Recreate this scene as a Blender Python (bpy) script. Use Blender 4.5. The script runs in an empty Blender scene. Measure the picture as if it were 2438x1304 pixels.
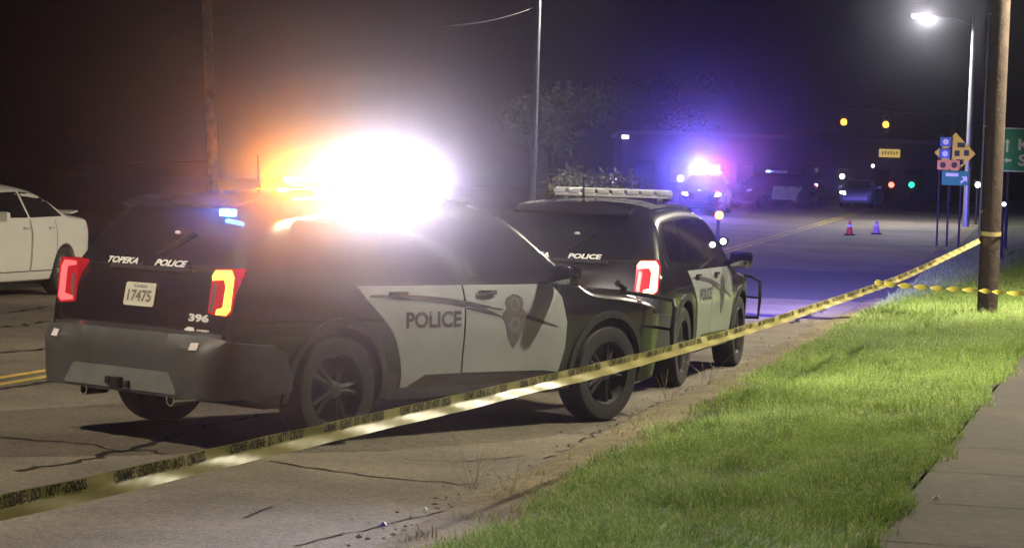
import bpy, bmesh, math, random
import numpy as np
from mathutils import Vector, Matrix
from mathutils.geometry import delaunay_2d_cdt
random.seed(7); rng = np.random.default_rng(11)
R = math.radians
scene = bpy.context.scene
COL = scene.collection

# ------------------------------------------------------------------ camera
FPX, CAMH, PIT, ROL = 5386.0, 1.79, -0.0358, 0.0347      # focal length in photo pixels, height, pitch, roll
cam_d = bpy.data.cameras.new('camera'); cam = bpy.data.objects.new('camera', cam_d); COL.objects.link(cam)
cam_d.sensor_width = 36.0; cam_d.lens = 36.0 * FPX / 2438.0; cam_d.clip_start = 0.1; cam_d.clip_end = 3000
_X = Vector((1, 0, 0)); _Y = Vector((0, math.cos(PIT), math.sin(PIT))); _Z = Vector((0, -math.sin(PIT), math.cos(PIT)))
_r = _X * math.cos(ROL) + _Z * math.sin(ROL); _u = -_X * math.sin(ROL) + _Z * math.cos(ROL)
cam.matrix_world = Matrix.Translation((0, 0, CAMH)) @ Matrix((_r, _u, -_Y)).transposed().to_4x4()
scene.camera = cam

# ------------------------------------------------------------------ night sky
w = bpy.data.worlds.new('World'); scene.world = w; w.use_nodes = True
nt = w.node_tree; bg = nt.nodes['Background']
sky = nt.nodes.new('ShaderNodeTexSky'); sky.sky_type = 'NISHITA'; sky.sun_disc = False
sky.sun_elevation = R(-3.5); sky.sun_rotation = R(150); sky.dust_density = 4.0; sky.air_density = 1.0
nt.links.new(sky.outputs[0], bg.inputs[0]); bg.inputs[1].default_value = 0.15
scene.view_settings.view_transform = 'Standard'; scene.view_settings.look = 'None'
scene.view_settings.exposure = 0.0; scene.view_settings.gamma = 1.0
scene.cycles.use_denoising = True
scene.cycles.volume_bounces = 0; scene.cycles.max_bounces = 6
scene.cycles.sample_clamp_indirect = 4.0

# ------------------------------------------------------------------ helpers
def ray(px, py):
    a, b = px - 1219.0, py - 652.0
    d = _Y * FPX + _r * a - _u * b
    return d / d.y
def at(px, py, y):                       # world point seen at a photo pixel, y metres ahead
    return Vector((0, 0, CAMH)) + ray(px, py) * y
def on_ground(px, py, z=0.0):
    d = ray(px, py); return Vector((0, 0, CAMH)) + d * ((z - CAMH) / d.z)

def tag(o, label=None, cat=None, group=None, kind=None):
    if label: o['label'] = label
    if cat: o['category'] = cat
    if group: o['group'] = group
    if kind: o['kind'] = kind
    return o
def empty(name, loc, rz=0.0, label=None, cat=None, group=None):
    o = bpy.data.objects.new(name, None); COL.objects.link(o); o.empty_display_size = 0.1
    o.location = loc; o.rotation_euler = (0, 0, rz)
    return tag(o, label, cat, group)

class MB:
    def __init__(s): s.v = []; s.f = []
    def add(s, vs, fs):
        n = len(s.v); s.v += [tuple(p) for p in vs]; s.f += [tuple(i + n for i in f) for f in fs]; return s
    def box(s, c, d, bev=0.0, M=None):
        bm = bmesh.new(); bmesh.ops.create_cube(bm, size=1.0)
        for q in bm.verts: q.co = Vector((q.co.x * d[0], q.co.y * d[1], q.co.z * d[2]))
        if bev > 0: bmesh.ops.bevel(bm, geom=list(bm.edges), offset=min(bev, min(d) * .49), segments=2, affect='EDGES', profile=0.6)
        T = Matrix.Translation(c) @ (M.to_4x4() if M else Matrix())
        bm.verts.index_update()
        s.add([T @ q.co for q in bm.verts], [[q.index for q in f.verts] for f in bm.faces]); bm.free(); return s
    def tube(s, pts, r, n=10, cap=True):
        pts = [Vector(p) for p in pts]; rs = r if isinstance(r, (list, tuple)) else [r] * len(pts)
        vs = []; fs = []
        up = Vector((0, 0, 1)); ref = None
        for i, p in enumerate(pts):
            t = (pts[min(i + 1, len(pts) - 1)] - pts[max(i - 1, 0)]).normalized()
            if ref is None:
                ref = up.cross(t) if abs(t.z) < 0.95 else Vector((1, 0, 0)); ref = (ref - t * ref.dot(t)).normalized()
            else: ref = (ref - t * ref.dot(t)).normalized()
            b = t.cross(ref)
            for k in range(n):
                a = 2 * math.pi * k / n; vs.append(p + (ref * math.cos(a) + b * math.sin(a)) * rs[i])
        for i in range(len(pts) - 1):
            for k in range(n):
                k2 = (k + 1) % n; fs.append((i * n + k, i * n + k2, (i + 1) * n + k2, (i + 1) * n + k))
        if cap: fs.append(tuple(range(n - 1, -1, -1))); fs.append(tuple(range((len(pts) - 1) * n, len(pts) * n)))
        return s.add(vs, fs)
    def lathe(s, prof, n=40, M=None):      # prof: (radius, axial) about local Y axis
        vs = []; fs = []; m = len(prof); M = M or Matrix()
        for k in range(n):
            a = 2 * math.pi * k / n
            for r_, h in prof: vs.append(M @ Vector((r_ * math.cos(a), h, r_ * math.sin(a))))
        for k in range(n):
            k2 = (k + 1) % n
            for j in range(m - 1): fs.append((k * m + j, k * m + j + 1, k2 * m + j + 1, k2 * m + j))
        return s.add(vs, fs)
    def ball(s, c, r, sc=(1, 1, 1), sub=2):
        bm = bmesh.new(); bmesh.ops.create_icosphere(bm, subdivisions=sub, radius=r); bm.verts.index_update()
        s.add([Vector(c) + Vector((q.co.x * sc[0], q.co.y * sc[1], q.co.z * sc[2])) for q in bm.verts], [[q.index for q in f.verts] for f in bm.faces]); bm.free(); return s
    def build(s, name, mat, parent=None, smooth=38, loc=None):
        me = bpy.data.meshes.new(name); me.from_pydata(s.v, [], s.f); finish(me, smooth)
        o = bpy.data.objects.new(name, me); COL.objects.link(o)
        for m_ in (mat if isinstance(mat, list) else [mat]): me.materials.append(m_)
        if parent: o.parent = parent
        if loc: o.location = loc
        return o
def finish(me, ang=38, weld=True):
    bm = bmesh.new(); bm.from_mesh(me)
    if weld: bmesh.ops.remove_doubles(bm, verts=bm.verts, dist=1e-5)
    bmesh.ops.recalc_face_normals(bm, faces=bm.faces)
    if ang:
        for f in bm.faces: f.smooth = True
        for e in bm.edges:
            if len(e.link_faces) != 2 or e.calc_face_angle(0) > R(ang): e.smooth = False
    bm.to_mesh(me); bm.free()

_mats = {}
def mat(name, col, rough=0.6, metal=0.0, coat=0.0, emit=None, es=0.0, var=0.0, vscale=4.0, bump=0.0, bscale=60.0, spec=0.5, alpha=None):
    if name in _mats: return _mats[name]
    m = bpy.data.materials.new(name); m.use_nodes = True; t = m.node_tree; p = t.nodes['Principled BSDF']
    p.inputs['Base Color'].default_value = (*col, 1); p.inputs['Roughness'].default_value = rough; p.inputs['Metallic'].default_value = metal
    p.inputs['Coat Weight'].default_value = coat; p.inputs['Coat Roughness'].default_value = 0.06; p.inputs['Specular IOR Level'].default_value = spec
    if emit: p.inputs['Emission Color'].default_value = (*emit, 1); p.inputs['Emission Strength'].default_value = es
    if var or bump:
        tc = t.nodes.new('ShaderNodeTexCoord')
    if var:
        n = t.nodes.new('ShaderNodeTexNoise'); n.inputs['Scale'].default_value = vscale; n.inputs['Detail'].default_value = 6; n.inputs['Roughness'].default_value = .65
        t.links.new(tc.outputs['Object'], n.inputs['Vector'])
        r = t.nodes.new('ShaderNodeValToRGB'); r.color_ramp.elements[0].position = .32; r.color_ramp.elements[1].position = .68
        r.color_ramp.elements[0].color = (*[c * (1 - var) for c in col], 1); r.color_ramp.elements[1].color = (*[min(1, c * (1 + var)) for c in col], 1)
        t.links.new(n.outputs['Fac'], r.inputs['Fac']); t.links.new(r.outputs['Color'], p.inputs['Base Color'])
        mr = t.nodes.new('ShaderNodeMapRange'); mr.inputs['To Min'].default_value = max(.03, rough - .12); mr.inputs['To Max'].default_value = min(1, rough + .15)
        t.links.new(n.outputs['Fac'], mr.inputs['Value']); t.links.new(mr.outputs['Result'], p.inputs['Roughness'])
    if bump:
        n2 = t.nodes.new('ShaderNodeTexNoise'); n2.inputs['Scale'].default_value = bscale; n2.inputs['Detail'].default_value = 5
        t.links.new(tc.outputs['Object'], n2.inputs['Vector'])
        b = t.nodes.new('ShaderNodeBump'); b.inputs['Strength'].default_value = bump; b.inputs['Distance'].default_value = .02
        t.links.new(n2.outputs['Fac'], b.inputs['Height']); t.links.new(b.outputs['Normal'], p.inputs['Normal'])
    _mats[name] = m; return m

BLACK = mat('black_paint', (.012, .011, .014), .26, coat=.8)
WHITE = mat('white_paint', (.35, .36, .38), .33, coat=.6, var=.10, vscale=1.8)
DKVINYL = mat('dark_vinyl', (.055, .05, .06), .5)
REFL = mat('reflective_lettering', (.85, .85, .85), .4, emit=None)
GLASS = mat('dark_glass', (.010, .011, .014), .06, coat=.5)
PLAST = mat('bumper_plastic', (.062, .064, .068), .5, var=.2, vscale=7, bump=.1, bscale=140)
GREYPL = mat('grey_diffuser', (.17, .18, .18), .5, var=.15, vscale=7)
RUBBER = mat('tyre_rubber', (.022, .021, .023), .75, var=.25, vscale=20, bump=.3, bscale=60)
STEEL = mat('black_steel', (.016, .016, .018), .65, metal=.3, var=.3, vscale=12)
CHROME = mat('chrome', (.6, .6, .6), .18, metal=1.0)
DARK = mat('dark_void', (.006, .006, .006), .9)
PLATE = mat('plate_white', (.72, .70, .60), .45, var=.06, vscale=20)
PLTXT = mat('plate_ink', (.22, .20, .15), .6)
LENS_CL = mat('clear_lens', (.45, .46, .5), .15, coat=.5)
RED_OFF = mat('red_lens', (.25, .01, .015), .15, coat=.6, emit=(1, .02, .03), es=.35)
YEL = mat('tape_yellow', (.58, .50, .20), .36, var=.10, vscale=3)
TAPEINK = mat('tape_ink', (.018, .016, .012), .45)
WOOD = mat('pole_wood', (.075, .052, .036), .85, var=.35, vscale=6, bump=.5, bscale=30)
GALV = mat('galvanised', (.32, .33, .34), .45, metal=.5, var=.15, vscale=5)
BARK = mat('bark', (.06, .045, .035), .9, var=.3, vscale=8)
LEAF = mat('leaves', (.05, .085, .022), .6, var=.4, vscale=1.5)
DKLEAF = mat('dark_leaves', (.025, .035, .018), .7, var=.4, vscale=1.5)
def glow(name, col, s): return mat('glow_' + name, (.02, .02, .02), .4, emit=col, es=s)

# ------------------------------------------------------------------ terrain coordinates: s along the road, t to the right of its edge
RD = Vector((math.sin(R(13.2)), math.cos(R(13.2)), 0)); RN = Vector((RD.y, -RD.x, 0)); RO = Vector((-3.27, 0, 0))
def base(s):
    a = max(0.0, s - 42.0); b = min(a, 100.0)
    return .025 * b * b / (b + 14.0)
def warp(s, t): return min(max(-.44 + .038 * (s - 10), -.5), .25) * min(max((t - .5) / 2.3, 0), 1)      # the sidewalk runs slightly away from the kerb
def pt(s, t, z=0.0): return RO + RD * s + RN * (t + warp(s, t)) + Vector((0, 0, base(s) + z))
def st(x, y): v = Vector((x, y, 0)) - RO; return v.dot(RD), v.dot(RN)
def verge(t):
    if t <= 0: return 0.0
    if t < .5: return .04 * t / .5
    if t < 2.8: return .04 + .16 * (t - .5) / 2.3
    return .20
def gz(x, y): s, t = st(x, y); return base(s) + verge(t)
def svals(a, b): return [a + (b - a) * (i / 90) ** 1.8 for i in range(91)]
def sheet(name, t0, t1, nt_, zf, m, s0=-12, s1=420, ss=None, edge0=0.0, edge1=0.0, kind='structure'):
    ss = ss or svals(s0, s1); vs = []; fs = []
    for s in ss:
        for j in range(nt_ + 1):
            t = t0 + (t1 - t0) * j / nt_
            if j == nt_ and edge1: t += edge1 * (rng.random() - .5)
            if j == 0 and edge0: t += edge0 * (rng.random() - .5)
            vs.append(pt(s, t, zf(t)))
    for i in range(len(ss) - 1):
        for j in range(nt_):
            a = i * (nt_ + 1) + j; fs.append((a, a + 1, a + nt_ + 2, a + nt_ + 1))
    me = bpy.data.meshes.new(name); me.from_pydata(vs, [], fs); me.materials.append(m)
    for p in me.polygons: p.use_smooth = True
    o = bpy.data.objects.new(name, me); COL.objects.link(o); tag(o, kind=kind); return o

def ground_mat(name, c1, c2, sc1, c3, sc2, rough=.85, bump=.5, bsc=40, patch=None):
    m = bpy.data.materials.new(name); m.use_nodes = True; t = m.node_tree; p = t.nodes['Principled BSDF']
    tc = t.nodes.new('ShaderNodeTexCoord'); L = t.links.new
    def noise(s, d=8, r=.6):
        n = t.nodes.new('ShaderNodeTexNoise'); n.inputs['Scale'].default_value = s; n.inputs['Detail'].default_value = d; n.inputs['Roughness'].default_value = r; L(tc.outputs['Object'], n.inputs['Vector']); return n
    def ramp(src, a, b, ca, cb):
        r = t.nodes.new('ShaderNodeValToRGB'); r.color_ramp.elements[0].position = a; r.color_ramp.elements[1].position = b
        r.color_ramp.elements[0].color = (*ca, 1); r.color_ramp.elements[1].color = (*cb, 1); L(src, r.inputs['Fac']); return r
    n1 = noise(sc1); r1 = ramp(n1.outputs['Fac'], .35, .65, c1, c2)
    n2 = noise(sc2, 4, .8); r2 = ramp(n2.outputs['Fac'], .50, .68, (0, 0, 0), (1, 1, 1))
    mx = t.nodes.new('ShaderNodeMixRGB'); L(r2.outputs['Color'], mx.inputs['Fac']); L(r1.outputs['Color'], mx.inputs['Color1']); mx.inputs['Color2'].default_value = (*c3, 1)
    out = mx.outputs[0]
    n4 = noise(sc1 * .18, 3, .5); r4 = ramp(n4.outputs['Fac'], .35, .65, (.62, .62, .62), (1.2, 1.2, 1.2))
    m2 = t.nodes.new('ShaderNodeMixRGB'); m2.blend_type = 'MULTIPLY'; m2.inputs['Fac'].default_value = 1; L(out, m2.inputs['Color1']); L(r4.outputs['Color'], m2.inputs['Color2'])
    L(m2.outputs[0], p.inputs['Base Color']); p.inputs['Roughness'].default_value = rough
    n5 = noise(16, 3, .9); r5 = ramp(n5.outputs['Fac'], .40, .62, (.70, .70, .70), (1.22, 1.2, 1.16))
    m3 = t.nodes.new('ShaderNodeMixRGB'); m3.blend_type = 'MULTIPLY'; m3.inputs['Fac'].default_value = 1; L(m2.outputs[0], m3.inputs['Color1']); L(r5.outputs['Color'], m3.inputs['Color2'])
    L(m3.outputs[0], p.inputs['Base Color'])
    n3 = noise(bsc, 6, .7); b = t.nodes.new('ShaderNodeBump'); b.inputs['Strength'].default_value = bump; b.inputs['Distance'].default_value = .015
    L(n3.outputs['Fac'], b.inputs['Height']); L(b.outputs['Normal'], p.inputs['Normal'])
    return m
ASPH = ground_mat('asphalt', (.10, .083, .062), (.175, .145, .11), 1.3, (.30, .26, .20), 48, .85, 1.0, 34)
DIRT = ground_mat('dirt', (.10, .075, .045), (.19, .15, .09), 2.5, (.26, .22, .14), 30, .95, 1.0, 25)
SOIL = ground_mat('soil', (.022, .030, .010), (.05, .062, .02), 3, (.08, .075, .03), 20, .95, 1.0, 25)
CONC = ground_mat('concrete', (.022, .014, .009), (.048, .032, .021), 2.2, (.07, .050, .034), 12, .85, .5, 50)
FARG = ground_mat('far_ground', (.03, .035, .02), (.06, .06, .04), .3, (.07, .07, .05), 3, .95, .4, 10)

# ground: one big sheet, then road etc. laid above
gm = MB(); ss = [-40 + 20 * i for i in range(40)]; tt = [-400, -120, -40, -13, -6, 0, .5, 2.8, 4.4, 20, 120, 400]
for s in ss:
    for t in tt: gm.v.append(pt(s, t, verge(t) - .03))
for i in range(len(ss) - 1):
    for j in range(len(tt) - 1):
        a = i * len(tt) + j; gm.f.append((a, a + 1, a + len(tt) + 1, a + len(tt)))
tag(gm.build('ground', FARG), kind='structure')
sheet('road', -12.6, .10, 8, lambda t: 0.0, ASPH, edge1=.16)
sheet('dirt_shoulder', .02, .75, 6, lambda t: verge(t) + .004 + .012 * math.sin(t * 9), DIRT, edge0=.12)
sheet('verge', .55, 2.82, 8, lambda t: verge(t) + .012, SOIL)
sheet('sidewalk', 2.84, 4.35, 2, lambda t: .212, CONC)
sheet('lawn', 4.3, 16, 4, lambda t: .205, SOIL)
# sidewalk joints
mk = MB()
for i in range(40):
    s = 4 + i * 1.5; mk.add([pt(s, 2.86, .216), pt(s, 4.33, .216), pt(s + .014, 4.33, .216), pt(s + .014, 2.86, .216)], [(0, 1, 2, 3)])
tag(mk.build('sidewalk_joints', mat('joint', (.03, .024, .02), .9)), kind='structure')
# double yellow centre line
YP = ground_mat('yellow_paint', (.42, .30, .05), (.55, .40, .07), 3, (.20, .16, .07), 25, .7, .3, 60)
mk = MB()
ssl = svals(-8, 180)
for a, b in zip(ssl[:-1], ssl[1:]):
    for t in (-5.52, -5.80): mk.add([pt(a, t, .004), pt(a, t + .11, .004), pt(b, t + .11, .004), pt(b, t, .004)], [(0, 1, 2, 3)])
tag(mk.build('centre_line', YP), kind='structure')
# tarred seams and cracks
mk = MB()
def crack(pix, wd=.03, jit=.03):
    P = [on_ground(*p) for p in pix]; path = []
    for a, b in zip(P[:-1], P[1:]):
        n = max(3, int((b - a).length / .12))
        for i in range(n): path.append(a.lerp(b, i / n) + Vector((rng.normal() * jit, rng.normal() * jit, 0)))
    path.append(P[-1]); n = len(path); vs = []
    for i, p in enumerate(path):
        t = (path[min(i + 1, n - 1)] - path[max(i - 1, 0)]); t.normalize(); q = Vector((-t.y, t.x, 0)) * wd * (.35 + .65 * rng.random())
        vs += [(p.x + q.x, p.y + q.y, .0035), (p.x - q.x, p.y - q.y, .0035)]
    mk.add(vs, [(2 * i, 2 * i + 1, 2 * i + 3, 2 * i + 2) for i in range(n - 1)])
crack([(40, 1122), (160, 1104), (290, 1075), (420, 1035), (520, 1008), (640, 985)], .035)
crack([(-60, 1036), (60, 1046), (150, 1052), (240, 1060), (290, 1077)], .025)
crack([(290, 1077), (345, 1070), (395, 1082)], .02)
crack([(640, 1100), (760, 1118), (860, 1130), (1000, 1145), (1130, 1152)], .022)
crack([(575, 1232), (650, 1206)], .012)
crack([(-40, 930), (90, 915), (190, 898)], .06)
crack([(-60, 782), (20, 778), (120, 765)], .05, .05)
crack([(-60, 748), (40, 742), (110, 730)], .05, .05)
crack([(-60, 845), (60, 835), (130, 828)], .05, .05)
crack([(1060, 1215), (860, 1262), (700, 1300)], .012, .02)
crack([(1000, 1290), (1120, 1195), (1300, 1100), (1500, 995), (1650, 925)], .014, .035)
crack([(1880, 770), (1960, 735), (2010, 705)], .05, .04)
crack([(1250, 1085), (1090, 1100), (960, 1092)], .012, .02)
tag(mk.build('tar_seams', mat('tar', (.018, .016, .015), .95, spec=.1), smooth=None), kind='structure')

# ------------------------------------------------------------------ car body machinery
def pch(pts):
    xs = np.array([p[0] for p in pts], float); ys = np.array([p[1] for p in pts], float)
    h = np.diff(xs); d = np.diff(ys) / h; m = np.zeros(len(xs))
    for i in range(1, len(xs) - 1):
        if d[i - 1] * d[i] > 0:
            w1 = 2 * h[i] + h[i - 1]; w2 = h[i] + 2 * h[i - 1]; m[i] = (w1 + w2) / (w1 / d[i - 1] + w2 / d[i])
    m[0] = d[0]; m[-1] = d[-1]
    def f(x):
        x = min(max(x, xs[0]), xs[-1]); i = min(max(int(np.searchsorted(xs, x)) - 1, 0), len(xs) - 2)
        t = (x - xs[i]) / h[i]
        return float((1 + 2 * t) * (1 - t) ** 2 * ys[i] + t * (1 - t) ** 2 * h[i] * m[i] + t * t * (3 - 2 * t) * ys[i + 1] + t * t * (t - 1) * h[i] * m[i + 1])
    return f
class Shape:
    def __init__(s, L, T, P, W, ZB, rad, wheels, wr):
        s.L = L; s.T = pch(T); s.P = pch(P); s.W = pch(W); s.ZB = pch(ZB); s.rad = pch(rad); s.wheels = wheels; s.wr = wr
        s.st = sorted(set([p[0] for p in T] + [i * L / 70 for i in range(71)] + [p[0] for p in P]))
    def side(s, x, z):
        T = s.T(x); r = min(s.rad(x), (T - s.ZB(x)) * .45); wz = s.W(z) * s.P(x)
        if z >= T: return 0.0
        if z > T - r: wz *= max(0.0, 1 - ((z - T + r) / r) ** 2.3) ** (1 / 2.3)
        return wz
    def rear(s, y, z, front=False):
        xs = [i * .02 for i in range(int(s.L / .02) + 1)]
        if front: xs = xs[::-1]
        prev = xs[0]; y = max(abs(y), 2e-3)
        for x in xs:
            if s.side(x, z) >= abs(y):
                if x == xs[0]: return x
                a, b = prev, x
                for _ in range(12):
                    m = (a + b) / 2
                    if s.side(m, z) >= abs(y): b = m
                    else: a = m
                return b
            prev = x
        return xs[len(xs) // 2]
    def body(s, name, m, parent, arch=.44):
        vs = []; fs = []; N = 0; rings = []
        for x in s.st:
            T = s.T(x); zb = s.ZB(x); r = min(s.rad(x), (T - zb) * .45); h = []
            h.append((0, zb)); h.append((s.W(zb) * s.P(x) * .55, zb)); h.append((s.W(zb) * s.P(x) * .93, zb)); 
            for k in range(0, 13):
                z = zb + .03 + (T - r - zb - .03) * k / 12; h.append((s.W(z) * s.P(x), z))
            for k in range(1, 9):
                a = math.pi / 2 * k / 8; z = T - r + r * (math.sin(a) ** (2 / 2.3)); h.append((s.W(min(z, T - 1e-4)) * s.P(x) * max(0, math.cos(a)) ** (2 / 2.3), z))
            ring = [(x, -y, z) for y, z in h] + [(x, y, z) for y, z in h[-2:0:-1]]
            rings.append(ring)
        N = len(rings[0])
        for ring in rings: vs += ring
        for i in range(len(rings) - 1):
            for k in range(N):
                k2 = (k + 1) % N; fs.append((i * N + k, i * N + k2, (i + 1) * N + k2, (i + 1) * N + k))
        fs.append(tuple(range(N))); fs.append(tuple(range((len(rings) - 1) * N, len(rings) * N))[::-1])
        me = bpy.data.meshes.new(name); me.from_pydata(vs, [], fs)
        bm = bmesh.new(); bm.from_mesh(me); bmesh.ops.remove_doubles(bm, verts=bm.verts, dist=1e-5); bmesh.ops.recalc_face_normals(bm, faces=bm.faces); bm.to_mesh(me); bm.free()
        o = bpy.data.objects.new(name, me); COL.objects.link(o)
        cut = MB()
        for wx in s.wheels:
            for sg in (-1, 1):
                cut.lathe([(0, sg * .58), (arch, sg * .58), (arch, sg * 1.3), (0, sg * 1.3)], 40, Matrix.Translation((wx, 0, s.wr)))
        co = cut.build('cutter', DARK, None, smooth=None)
        md = o.modifiers.new('b', 'BOOLEAN'); md.operation = 'DIFFERENCE'; md.object = co; md.solver = 'EXACT'
        dg = bpy.context.evaluated_depsgraph_get(); me2 = bpy.data.meshes.new_from_object(o.evaluated_get(dg)); me2.name = name
        o.modifiers.clear(); o.data = me2; bpy.data.objects.remove(co)
        me2.materials.clear(); me2.materials.append(m)
        finish(me2, 32, weld=True); o.parent = parent; return o
    # mapping functions: (u, v, offset) -> local point
    def mside(s, sg):
        def f(u, v, off): return Vector((u, sg * (s.side(u, v) + off), v))
        return f
    def curve(s, z, front):
        # outline of the car at height z, walked from the middle of its end round the corner and along the side
        key = (round(z, 3), front); c = s.__dict__.setdefault('_c', {})
        if key in c: return c[key]
        x0 = s.rear(0, z, front); g = -1 if front else 1; P = [(0.0, x0)]
        y = s.side(x0 + g * .0005, z); P.append((max(y, 1e-3), x0)); k = 0; x = x0
        while len(P) < 100:
            stp = .0006 if len(P) < 12 else (.004 if len(P) < 60 else .04)
            x += g * stp; P.append((s.side(x, z), x))
        D = [0.0]
        for a, b in zip(P[:-1], P[1:]): D.append(D[-1] + math.hypot(b[0] - a[0], b[1] - a[1]))
        # corner: first point where the outline turns past 45 degrees
        ci = len(P) - 1
        for i in range(1, len(P) - 1):
            if abs(P[i + 1][0] - P[i][0]) < abs(P[i + 1][1] - P[i][1]) and P[i][0] > .4: ci = i; break
        c[key] = (P, D, ci); return c[key]
    def wrap(s, u, v, front, yc=None):
        P, D, ci = s.curve(v, front)
        if yc: ci = next((i for i in range(len(P) - 1) if P[i + 1][0] > yc), ci)
        a = abs(u); sg = 1 if u >= 0 else -1
        if a <= P[ci][0]:
            for i in range(ci):
                if P[i + 1][0] >= a:
                    t = (a - P[i][0]) / max(1e-6, P[i + 1][0] - P[i][0]); return Vector((P[i][1] + (P[i + 1][1] - P[i][1]) * t, sg * a, v))
        d = D[ci] + a - P[ci][0]
        for i in range(ci, len(P) - 1):
            if D[i + 1] >= d:
                t = (d - D[i]) / max(1e-6, D[i + 1] - D[i]); return Vector((P[i][1] + (P[i + 1][1] - P[i][1]) * t, sg * (P[i][0] + (P[i + 1][0] - P[i][0]) * t), v))
        return Vector((P[-1][1], sg * P[-1][0], v))
    def mrear(s, front=False, yc=None):
        def f(u, v, off):
            p = s.wrap(u, v, front, yc); e = .03
            a = s.wrap(u + e, v, front, yc) - s.wrap(u - e, v, front, yc); b = s.wrap(u, v + e, front, yc) - s.wrap(u, v - e, front, yc)
            n = a.cross(b)
            if n.length < 1e-9: n = Vector((-1, 0, 0))
            n.normalize(); o = Vector((p.x - s.L / 2, p.y, 0))
            if n.dot(o) < 0: n = -n
            return p + n * off
        return f
def panel(poly, fn, off=.004, th=.012, step=.06, rnd=0.0):
    """a plate with the outline poly laid on a curved surface; returns MB"""
    P = [Vector(p) for p in poly]
    if rnd > 0:
        Q = []
        for i, p in enumerate(P):
            a = P[i - 1]; b = P[(i + 1) % len(P)]; da = (a - p); db = (b - p); ra = min(rnd, da.length * .45); rb = min(rnd, db.length * .45)
            A = p + da.normalized() * ra; B = p + db.normalized() * rb
            for k in range(5): t = k / 4; Q.append(A * (1 - t) ** 2 + p * 2 * t * (1 - t) + B * t * t)
        P = Q
    D = []
    for i, p in enumerate(P):
        b = P[(i + 1) % len(P)]; n = max(1, int((b - p).length / step))
        for k in range(n): D.append(p.lerp(b, k / n))
    n0 = len(D); us = [p.x for p in D]; vs_ = [p.y for p in D]
    def inside(x, y):
        c = False
        for i in range(n0):
            a, b = D[i], D[i - 1]
            if (a.y > y) != (b.y > y) and x < (b.x - a.x) * (y - a.y) / (b.y - a.y) + a.x: c = not c
        return c
    pts = list(D); x = min(us) + step / 2
    while x < max(us):
        y = min(vs_) + step / 2
        while y < max(vs_):
            if inside(x, y) and min((Vector((x, y)) - q).length for q in D) > step * .35: pts.append(Vector((x, y)))
            y += step
        x += step
    V, E, F, *_ = delaunay_2d_cdt(pts, [], [list(range(n0))], 1, 1e-6)
    m = MB(); n = len(V)
    m.v = [tuple(fn(p.x, p.y, off)) for p in V] + [tuple(fn(p.x, p.y, off - th)) for p in V]
    m.f = [tuple(f) for f in F] + [tuple(i + n for i in f[::-1]) for f in F]
    cnt = {}
    for f in F:
        for i in range(len(f)):
            k = tuple(sorted((f[i], f[(i + 1) % len(f)]))); cnt[k] = cnt.get(k, 0) + 1
    for (a, b), c in cnt.items():
        if c == 1: m.f.append((a, b, b + n, a + n))
    return m
def text2d(body, size, off=.0, shear=0, sx=1.0, sp=1.0):
    cu = bpy.data.curves.new('t', 'FONT'); cu.body = body; cu.size = size; cu.offset = off; cu.shear = shear; cu.space_character = sp; cu.resolution_u = 3
    o = bpy.data.objects.new('t', cu); COL.objects.link(o)
    dg = bpy.context.evaluated_depsgraph_get(); me = bpy.data.meshes.new_from_object(o.evaluated_get(dg))
    V = [(v.co.x * sx, v.co.y) for v in me.vertices]; F = [tuple(p.vertices) for p in me.polygons]
    bpy.data.objects.remove(o); bpy.data.curves.remove(cu); bpy.data.meshes.remove(me)
    return V, F
def lettering(body, box, fn, off=.006, bold=.01, flip=1, shear=0, add=None, sp=1.0):
    """text fitted into box (u0, v0, u1, v1) on a mapped surface; flip=-1 for surfaces whose u runs right to left"""
    V, F = text2d(body, 1.0, bold, shear, sp=sp)
    x0 = min(p[0] for p in V); x1 = max(p[0] for p in V); y0 = min(p[1] for p in V); y1 = max(p[1] for p in V)
    u0, v0, u1, v1 = box; m = add or MB()
    m.add([fn(u0 + (u1 - u0) * (p[0] - x0) / (x1 - x0), v0 + (v1 - v0) * (p[1] - y0) / (y1 - y0), off) for p in V], F)
    return m

def wheel(parent, x, y, R0, sg, dark=True, w_=.245):
    M = Matrix.Translation((x, y, R0)); h = w_ / 2
    t = MB().lathe([(R0 * .66, -h * .92), (R0 * .80, -h), (R0 * .94, -h * .96), (R0 * .99, -h * .78), (R0, -h * .4), (R0, h * .4), (R0 * .99, h * .78), (R0 * .94, h * .96), (R0 * .80, h), (R0 * .66, h * .92), (R0 * .64, 0), (R0 * .66, -h * .92)], 48, M)
    wo = t.build('wheel', RUBBER, parent)
    r = MB().lathe([(R0 * .655, sg * h * .95), (R0 * .67, sg * h * .85), (R0 * .60, sg * h * .60), (R0 * .56, sg * h * .1), (R0 * .56, -sg * h * .7), (R0 * .63, -sg * h * .9)], 40, M)
    r.lathe([(0, sg * h * .15), (R0 * .57, sg * h * .1)], 40, M)
    for k in range(10):
        a = 2 * math.pi * (k // 2) / 5 + (.16 if k % 2 else -.16); c = Vector((math.cos(a), 0, math.sin(a)))
        A = Vector((x, y + sg * h * .62, R0)) + c * R0 * .14; B = Vector((x, y + sg * h * .55, R0)) + c * R0 * .60
        r.tube([A, B], [.026, .020], 6)
    r.build('rim', STEEL if dark else GALV, wo)
    hb = MB().lathe([(0, sg * h * .86), (R0 * .10, sg * h * .84), (R0 * .17, sg * h * .72), (R0 * .18, sg * h * .3)], 20, M)
    hb.build('hub_cap', mat('hub_silver', (.08, .08, .085), .5, metal=.5), wo)
    return wo

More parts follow.
